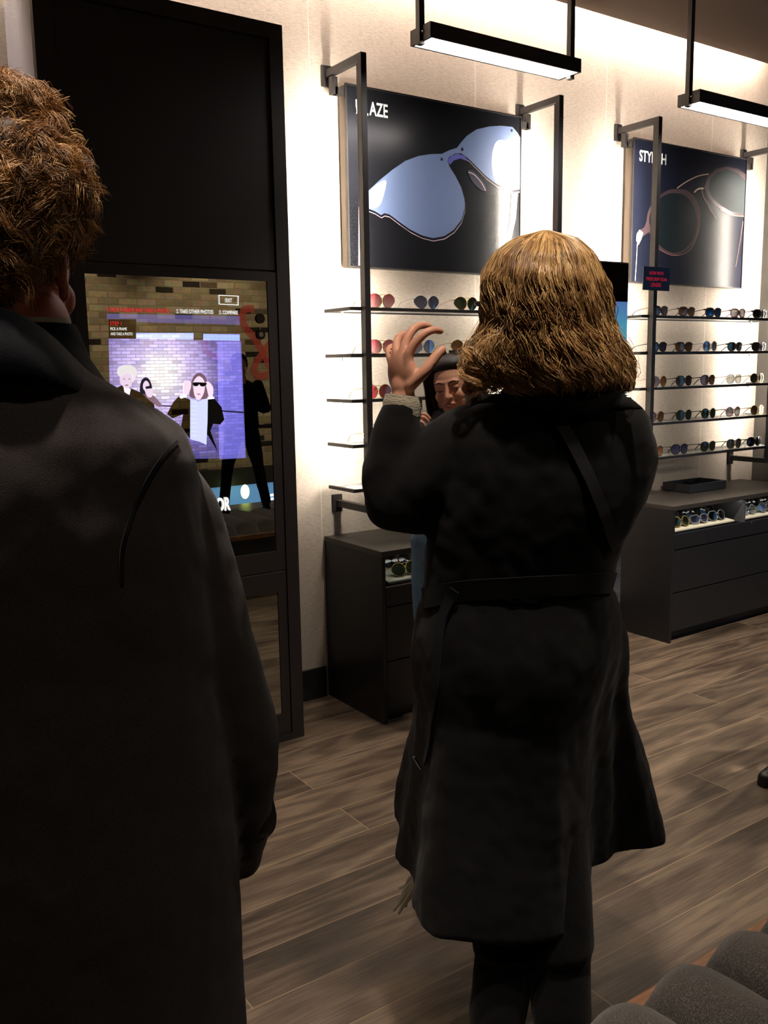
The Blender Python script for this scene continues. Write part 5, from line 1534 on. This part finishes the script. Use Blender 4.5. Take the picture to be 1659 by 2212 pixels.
displace(coat_m, .006, (6, 6, 2.4), 12.0); displace(coat_m, .003, (18, 18, 14), 3.0)
bvh_m = bvh_of(coat_m)
CM = link_mesh('coat', coat_m, MANCOAT, man, smooth=True, angle=180)
# armhole seam
ribbon_on(bvh_m, [(382, 955), (352, 985), (318, 1035), (290, 1095), (272, 1150), (262, 1195), (262, 1260)], .004, 'armhole_seam', COLLARM, CM, .0005, .0015)
# collar
top = [(-260, 700, .0), (-170, 655, -.055), (-60, 650, -.085), (20, 668, -.093), (75, 696, -.085), (125, 735, -.066), (175, 785, -.04), (235, 843, -.01), (292, 897, .01)]
bot = [(-265, 860, .0), (-180, 830, -.09), (-60, 812, -.125), (20, 812, -.13), (85, 822, -.126), (150, 843, -.11), (205, 868, -.085), (255, 888, -.05), (296, 902, .0)]
T_, _ = resample([VM.P(*p) for p in top], 1, 6); B_, _ = resample([VM.P(*p) for p in bot], 1, 6)
rings = []
for a, b in zip(T_, B_):
    o = []; i_ = []
    for j in range(9):
        s = j / 8; p = a * (1 - s) + b * s - VM.w * (.012 * math.sin(math.pi * s))
        o.append(p); i_.append(p + VM.w * .012)
    rings.append(o + i_[::-1])
cmb = MB(); cmb.loft(rings)
link_mesh('collar', fuse(cmb, .0035, 3, 'collar'), COLLARM, CM, smooth=True, angle=180)
# inner neckline: dark standing collar continuing round the neck, with a sliver of pale shirt
mb = MB(); cn = VM.P(25, 740, .015)
mb.loft([ring_at(cn + UP * dz, VM.u, VM.w, r, r * .95, 40, 2.0) for dz, r in ((-.07, .115), (-.02, .085), (.012, .074), (.02, .070), (.0, .066), (-.06, .064))])
mb.build('standing_collar', COLLARM, CM, smooth=True)
mb = MB(); mb.loft([ring_at(cn + UP * dz + VM.w * .004 + VM.u * .002, VM.u, VM.w, r, r, 40, 2.0) for dz, r in ((-.02, .068), (.0, .0665), (.026, .064), (.026, .061), (-.02, .062))])
mb.build('shirt_collar', mat('pale_shirt', (190, 190, 186), rough=.8), man, smooth=True)
# body
sk = MB(); head_parts(sk, hcM, HBM, 1.05)
sk.tube([hcM + HBM @ Vector((0, -.025, -.10)), VM.P(25, 780, .02), VM.P(20, 1100, .03), VM.P(20, 1600, .03)], [.060, .075, .10, .10], seg=20)
for s in (-1, 1):
    X = lambda a: 20 + s * (a - 20)
    wr = VM.P(X(556), 1772, .045)
    sk.tube([VM.P(X(300), 1010, .02), VM.P(X(450), 1400, .0), wr], [.045, .04, .028], seg=14)
    dv = (VM.u * s * .16 - UP * .50 + VM.w * .85)
    hand_parts(sk, wr, dv, -VM.u * s, (VM.w * .4 - UP * -.2 + VM.u * s * .1), curl=(20, 24, 26, 30))
    hip = VM.P(20 + s * 150, 1700, .03); an = Vector((hip.x, hip.y, .09)); kn = Vector((hip.x, hip.y, .5)) + VM.w * .02
    sk.tube([hip, kn, an], [.09, .055, .04], seg=14)
    lb = MB(); lb.tube([hip, kn + UP * .05, (kn + an) / 2, an + UP * .03], [.10, .08, .07, .066], seg=18)
    link_mesh('trouser_leg', fuse(lb, .008, 4, 'trouser_leg'), BLKCLOTH, man, smooth=True, angle=180)
    sb = MB(); shoe(sb, an, VM.w + VM.u * s * .2); link_mesh('shoe', fuse(sb, .006, 3, 'shoe'), SHOE, man, smooth=True, angle=180)
bm_ = fuse(sk, .0035, 3, 'body')
MB_ = link_mesh('body', bm_, [SKINR, mat('black_glove', (20, 20, 22), rough=.6)], man, smooth=True, angle=180)
for p in bm_.polygons:
    if p.center.z < 1.15: p.material_index = 1
# curly hair
HM_M = hair_mat('curly_hair', (52, 32, 16), (150, 102, 54), (236, 190, 122), .52)
HB_M = mat('curly_hair_base', (58, 36, 18), rough=.7)
prof = [(240, -60, 40, .02), (262, -115, 84, .05), (305, -150, 126, .078), (370, -162, 152, .095), (430, -162, 160, .100), (490, -155, 128, .097), (545, -145, 80, .090), (620, -130, 42, .078), (680, -110, 22, .068), (705, -80, 5, .058)]
mb = MB(); mb.loft([ring_at(VM.P((l + r) / 2, y, .015 if y < 540 else -.008), VM.u, VM.w, VM.m((r - l) / 2), d, 40, 2.1) for y, l, r, d in prof])
hbm2 = fuse(mb, .006, 6, 'hair'); displace(hbm2, .007, (26, 26, 26), 1.0)
HBO2 = link_mesh('hair', hbm2, HB_M, man, smooth=True, angle=180)
bv2 = bvh_of(hbm2)
def curly(n_clumps, per, K=18):
    py_ = np.array([p[0] for p in prof]); pl = np.array([p[1] for p in prof]); pr = np.array([p[2] for p in prof]); pd = np.array([p[3] for p in prof])
    out = []; tint = []
    for c in range(n_clumps):
        y = RNG.choice([RNG.uniform(180, 520), RNG.uniform(480, 690)], p=[.74, .26]); a = RNG.uniform(0, 2 * math.pi)
        if math.sin(a) > .3 and RNG.uniform() < .6: a = -a
        if y > 535 and math.cos(a) > .55: continue
        l, r, d = np.interp(y, py_, pl), np.interp(y, py_, pr), np.interp(y, py_, pd)
        off = .015 if y < 540 else -.008
        root = VM.P((l + r) / 2 + math.cos(a) * (r - l) / 2 * .95, y, off + math.sin(a) * d * .95)
        cc = VM.P(20, 470, .015)
        nrm = (root - cc); nrm.normalize()
        low = y > 560
        comb = (VM.u * RNG.uniform(-.2, .9) - UP * RNG.uniform(.2, 1.0) + Vector(RNG.normal(size=3)) * .45)
        comb = comb - nrm * comb.dot(nrm)
        Ln = RNG.uniform(.045, .075) * (.38 if low else 1); lift = RNG.uniform(.05, .28) * (.3 if low else 1)
        fr = RNG.uniform(.8, 1.9); R0 = RNG.uniform(.006, .012) * (.25 if low else 1); ph = RNG.uniform(0, 6.28); hand = RNG.choice([-1, 1])
        tc = np.clip(RNG.beta(2, 2) - (.18 if low else 0), 0, 1)
        cm = comb.normalized(); side = nrm.cross(cm).normalized()
        for s_ in range(per):
            j = RNG.normal(size=3); t = np.linspace(0, 1, K)
            jit = (side * j[0] + cm * j[1]) * .0042 + nrm * (j[2] * .0018)
            ph2 = ph + RNG.normal() * .13; R1 = R0 * (1 + RNG.normal() * .15)
            ang = ph2 + hand * 2 * math.pi * fr * t
            adv = t * Ln * .75
            env = np.minimum(1, t * 3)
            base = np.array(root + jit)
            P = base[None] + np.outer(adv, np.array(cm)) + np.outer(adv * lift + env * R1 * np.sin(ang) * .8 + .002, np.array(nrm)) + np.outer(env * R1 * np.cos(ang), np.array(side)) + np.outer(-(adv ** 2) * 3.0, np.array(nrm)) + np.outer(-(t ** 2) * .008, [0, 0, 1])
            out.append(P); tint.append(np.clip(tc + RNG.normal() * .12, 0, 1))
    return np.array(out), np.array(tint)
P2, T2 = curly(1500, 14)
sm = strands_mesh('hair_strands', P2, .00048, .00022, T2)
o = bpy.data.objects.new('hair_strands', sm); COL.objects.link(o); sm.materials.append(HM_M); o.parent = HBO2

# ================================================================== dark-haired person behind the raised arm
VS = View(985, 3.55)
hcS = VS.P(979, 832, 0)
SFW = (-VS.w * .95 - VS.u * .26 - UP * .16).normalized()
HBS = basis(SFW, UP - VS.u * .16)
posS = Vector((hcS.x, hcS.y + .0, 0)) + VS.w * .02
BODYF = (-VS.w * .95 - VS.u * .3)
Bb = basis(BODYF)
def loc(p): return tuple(Bb.transposed() @ (Vector(p) - posS))
GKNIT = mat('grey_knit', (84, 90, 98), rough=.9, sheen=.3); add_bump(GKNIT, 90, .6, .003)
DENIM = mat('blue_denim', (72, 96, 116), rough=.85); add_bump(DENIM, 400, .4, .001)
lw = loc(VS.P(1046, 948, -.06)); lh = loc(VS.P(1032, 890, -.09)); le = loc(VS.P(1085, 1050, -.08))
rw = loc(VS.P(893, 965, -.12)); rh = loc(VS.P(886, 910, -.14)); re_ = loc(VS.P(905, 1030, -.04))
J = dict(elbow=(le, re_), wrist=(lw, rw), hand=(lh, rh), palm=((.9, -.3, 0), (-.9, -.3, 0)), knee=((-.10, .02, .48), (.10, .02, .48)), ankle=((-.11, 0, .09), (.11, 0, .09)), curl=(48, 50, 52, 55), topname='jumper', hip=1.0)
# her right is at the picture's left: local x > 0 is her right
J['elbow'] = (le, re_); 
st, _, _ = figure('person', posS, BODYF, 1.60, 'person with long dark hair in grey knit facing us below the raised hand', J, GKNIT, DENIM, SKIN2, vox=.0036, head_basis=HBS, head_c=hcS)
face_bits(st, hcS, HBS, .98, DARKL)
WS = lambda p: hcS + HBS @ (Vector(p) * .98)
mb = MB(); mb.ell(WS((0, .0865, -.0635)), (.021, .006, .0065), HBS, 20, 10); mb.build('mouth', mat('mouth_dark', (70, 28, 26), rough=.5), st, smooth=True)
mb = MB(); mb.tube([WS((-.016, .0895, -.0605)), WS((0, .0945, -.0618)), WS((.016, .0895, -.0605))], .0030, seg=8); mb.build('teeth', TEETH, st, smooth=True)
mb = MB(); mb.tube([WS((-.024, .084, -.0600)), WS((-.01, .0945, -.0565)), WS((.01, .0945, -.0565)), WS((.024, .084, -.0600))], .0028, seg=8); mb.build('lip', LIPM, st, smooth=True)
mb = MB(); mb.tube([WS((-.023, .084, -.064)), WS((0, .094, -.0715)), WS((.023, .084, -.064))], .0034, seg=8); mb.build('lip', LIPM, st, smooth=True)
HM_S = hair_mat('dark_hair', (16, 11, 9), (34, 24, 19), (96, 66, 40), .33)
HB_S = mat('dark_hair_base', (24, 17, 14), rough=.55)
mb = MB()
mb.ell(WS((0, -.022, .044)), (.082, .093, .079), HBS, 28, 18)
mb.ell(WS((0, .020, .086)), (.068, .056, .034), HBS, 24, 14)
for s in (-1, 1):
    mb.tube([WS((s * .058, .015, .085)), WS((s * .084, .015, .03)), WS((s * .086, .005, -.04)), WS((s * .088, 0, -.11)), WS((s * .098, .015, -.19))], [.024, .024, .026, .028, .022], seg=16, flat=(HBS @ Vector((0, 1, 0)), 1.4))
mb.tube([WS((0, -.09, .0)), WS((0, -.085, -.10)), WS((0, -.08, -.20))], [.055, .065, .05], seg=18)
hs = fuse(mb, .006, 5, 'hair'); HBO3 = link_mesh('hair', hs, HB_S, st, smooth=True, angle=180)
out = []; tint = []
for i in range(3600):
    s = RNG.choice([-1, 1]); fo = RNG.uniform(-.75, .95)
    K = 20; t = np.linspace(0, 1, K)
    ln = RNG.uniform(.26, .36)
    th = t * (math.pi / 2) * 1.0
    down = np.clip((t - .30) / .70, 0, 1)
    arc = np.clip(t / .30, 0, 1) * math.pi / 2
    R_ = .089 + RNG.normal() * .002
    depth = -.022 + fo * .085 * np.sin(arc) * .9 + .02
    x = s * (.006 + R_ * np.sin(arc)) ; z = .048 + (.087) * np.cos(arc) * math.sqrt(max(.15, 1 - (fo * .85) ** 2 * .5)) - down * (ln - .08)
    x = x + s * down * (.010 + .006 * np.sin(8 * t + fo * 3))
    y = depth + down * .012 * np.sin(6 * t + i % 7) - .01
    if fo > .75: x = x * (1 - .0)
    P = np.array([np.array(WS((x[k_], y[k_], z[k_]))) for k_ in range(K)])
    out.append(P); tint.append(np.clip(RNG.beta(1.4, 4) + .25 * (i % 11 == 0), 0, 1))
sm = strands_mesh('hair_strands', np.array(out), .0009, .0005, np.array(tint))
o = bpy.data.objects.new('hair_strands', sm); COL.objects.link(o); sm.materials.append(HM_S); o.parent = HBO3

# ================================================================== person in black standing by the brick wall (seen in the mirror)
J = dict(elbow=((-.28, .04, 1.10), (.28, .04, 1.10)), wrist=((-.10, .20, 1.16), (.10, .20, 1.16)), hand=((0, .26, 1.18), (0, .26, 1.18)), palm=((0, -.3, 1), (0, -.3, 1)),
         knee=((-.17, .03, .49), (.17, .03, .49)), ankle=((-.23, 0, .09), (.23, 0, .09)), curl=(40, 42, 44, 46))
mib, hcB, HBB = figure('person', (4.20, -2.30, 0), (.15, -1, 0), 1.66, 'person all in black, legs apart before the brick wall, seen in the mirror screen', J, BLKCLOTH, BLKCLOTH, SKIN2, vox=.006, torso_w=.21)
mb = MB(); mb.ell(hcB + Vector((0, -.005, .045)), (.089, .104, .088), HBB, 24, 14); mb.ell(hcB + HBB @ Vector((0, .09, .045)), (.06, .06, .008), HBB, 20, 8)
link_mesh('cap', fuse(mb, .005, 3, 'cap'), BLKCLOTH, mib, smooth=True, angle=180)
# ================================================================== person mostly beyond the right edge: fingertip and shoe tip show
fg = at(1700, 1214, 1, 1.84)
posR = Vector((3.08, 1.63, 0)); FR = Vector((-1, .06, 0)); Br = basis(FR)
tip = Br.transposed() @ (fg - posR)
J = dict(elbow=((-.25, .05, 1.10), (.25, -.04, 1.08)), wrist=((-.24, .16, .90), (tip.x + .02, tip.y - .17, tip.z + .03)), hand=((-.24, .22, .84), tuple(tip)), palm=((1, 0, 0), (0, -.3, -1)),
         knee=((-.10, .02, .48), (.10, .04, .48)), ankle=((-.11, -.05, .09), (.11, .05, .09)), curl=(30, 32, 34, 36))
rp_, hcR, HBR = figure('person', posR, FR, 1.70, 'person beyond the right edge with only a dark shoe tip in view', J, BLKCLOTH, DENIM, SKIN, vox=.006)
mb = MB(); mb.ell(hcR + HBR @ Vector((0, -.02, .045)), (.088, .100, .086), HBR, 24, 14); mb.tube([hcR + HBR @ Vector((0, -.07, .02)), hcR + HBR @ Vector((0, -.075, -.06))], [.06, .05], seg=16)
link_mesh('hair', fuse(mb, .005, 3, 'hair'), HB_S, rp_, smooth=True, angle=180)
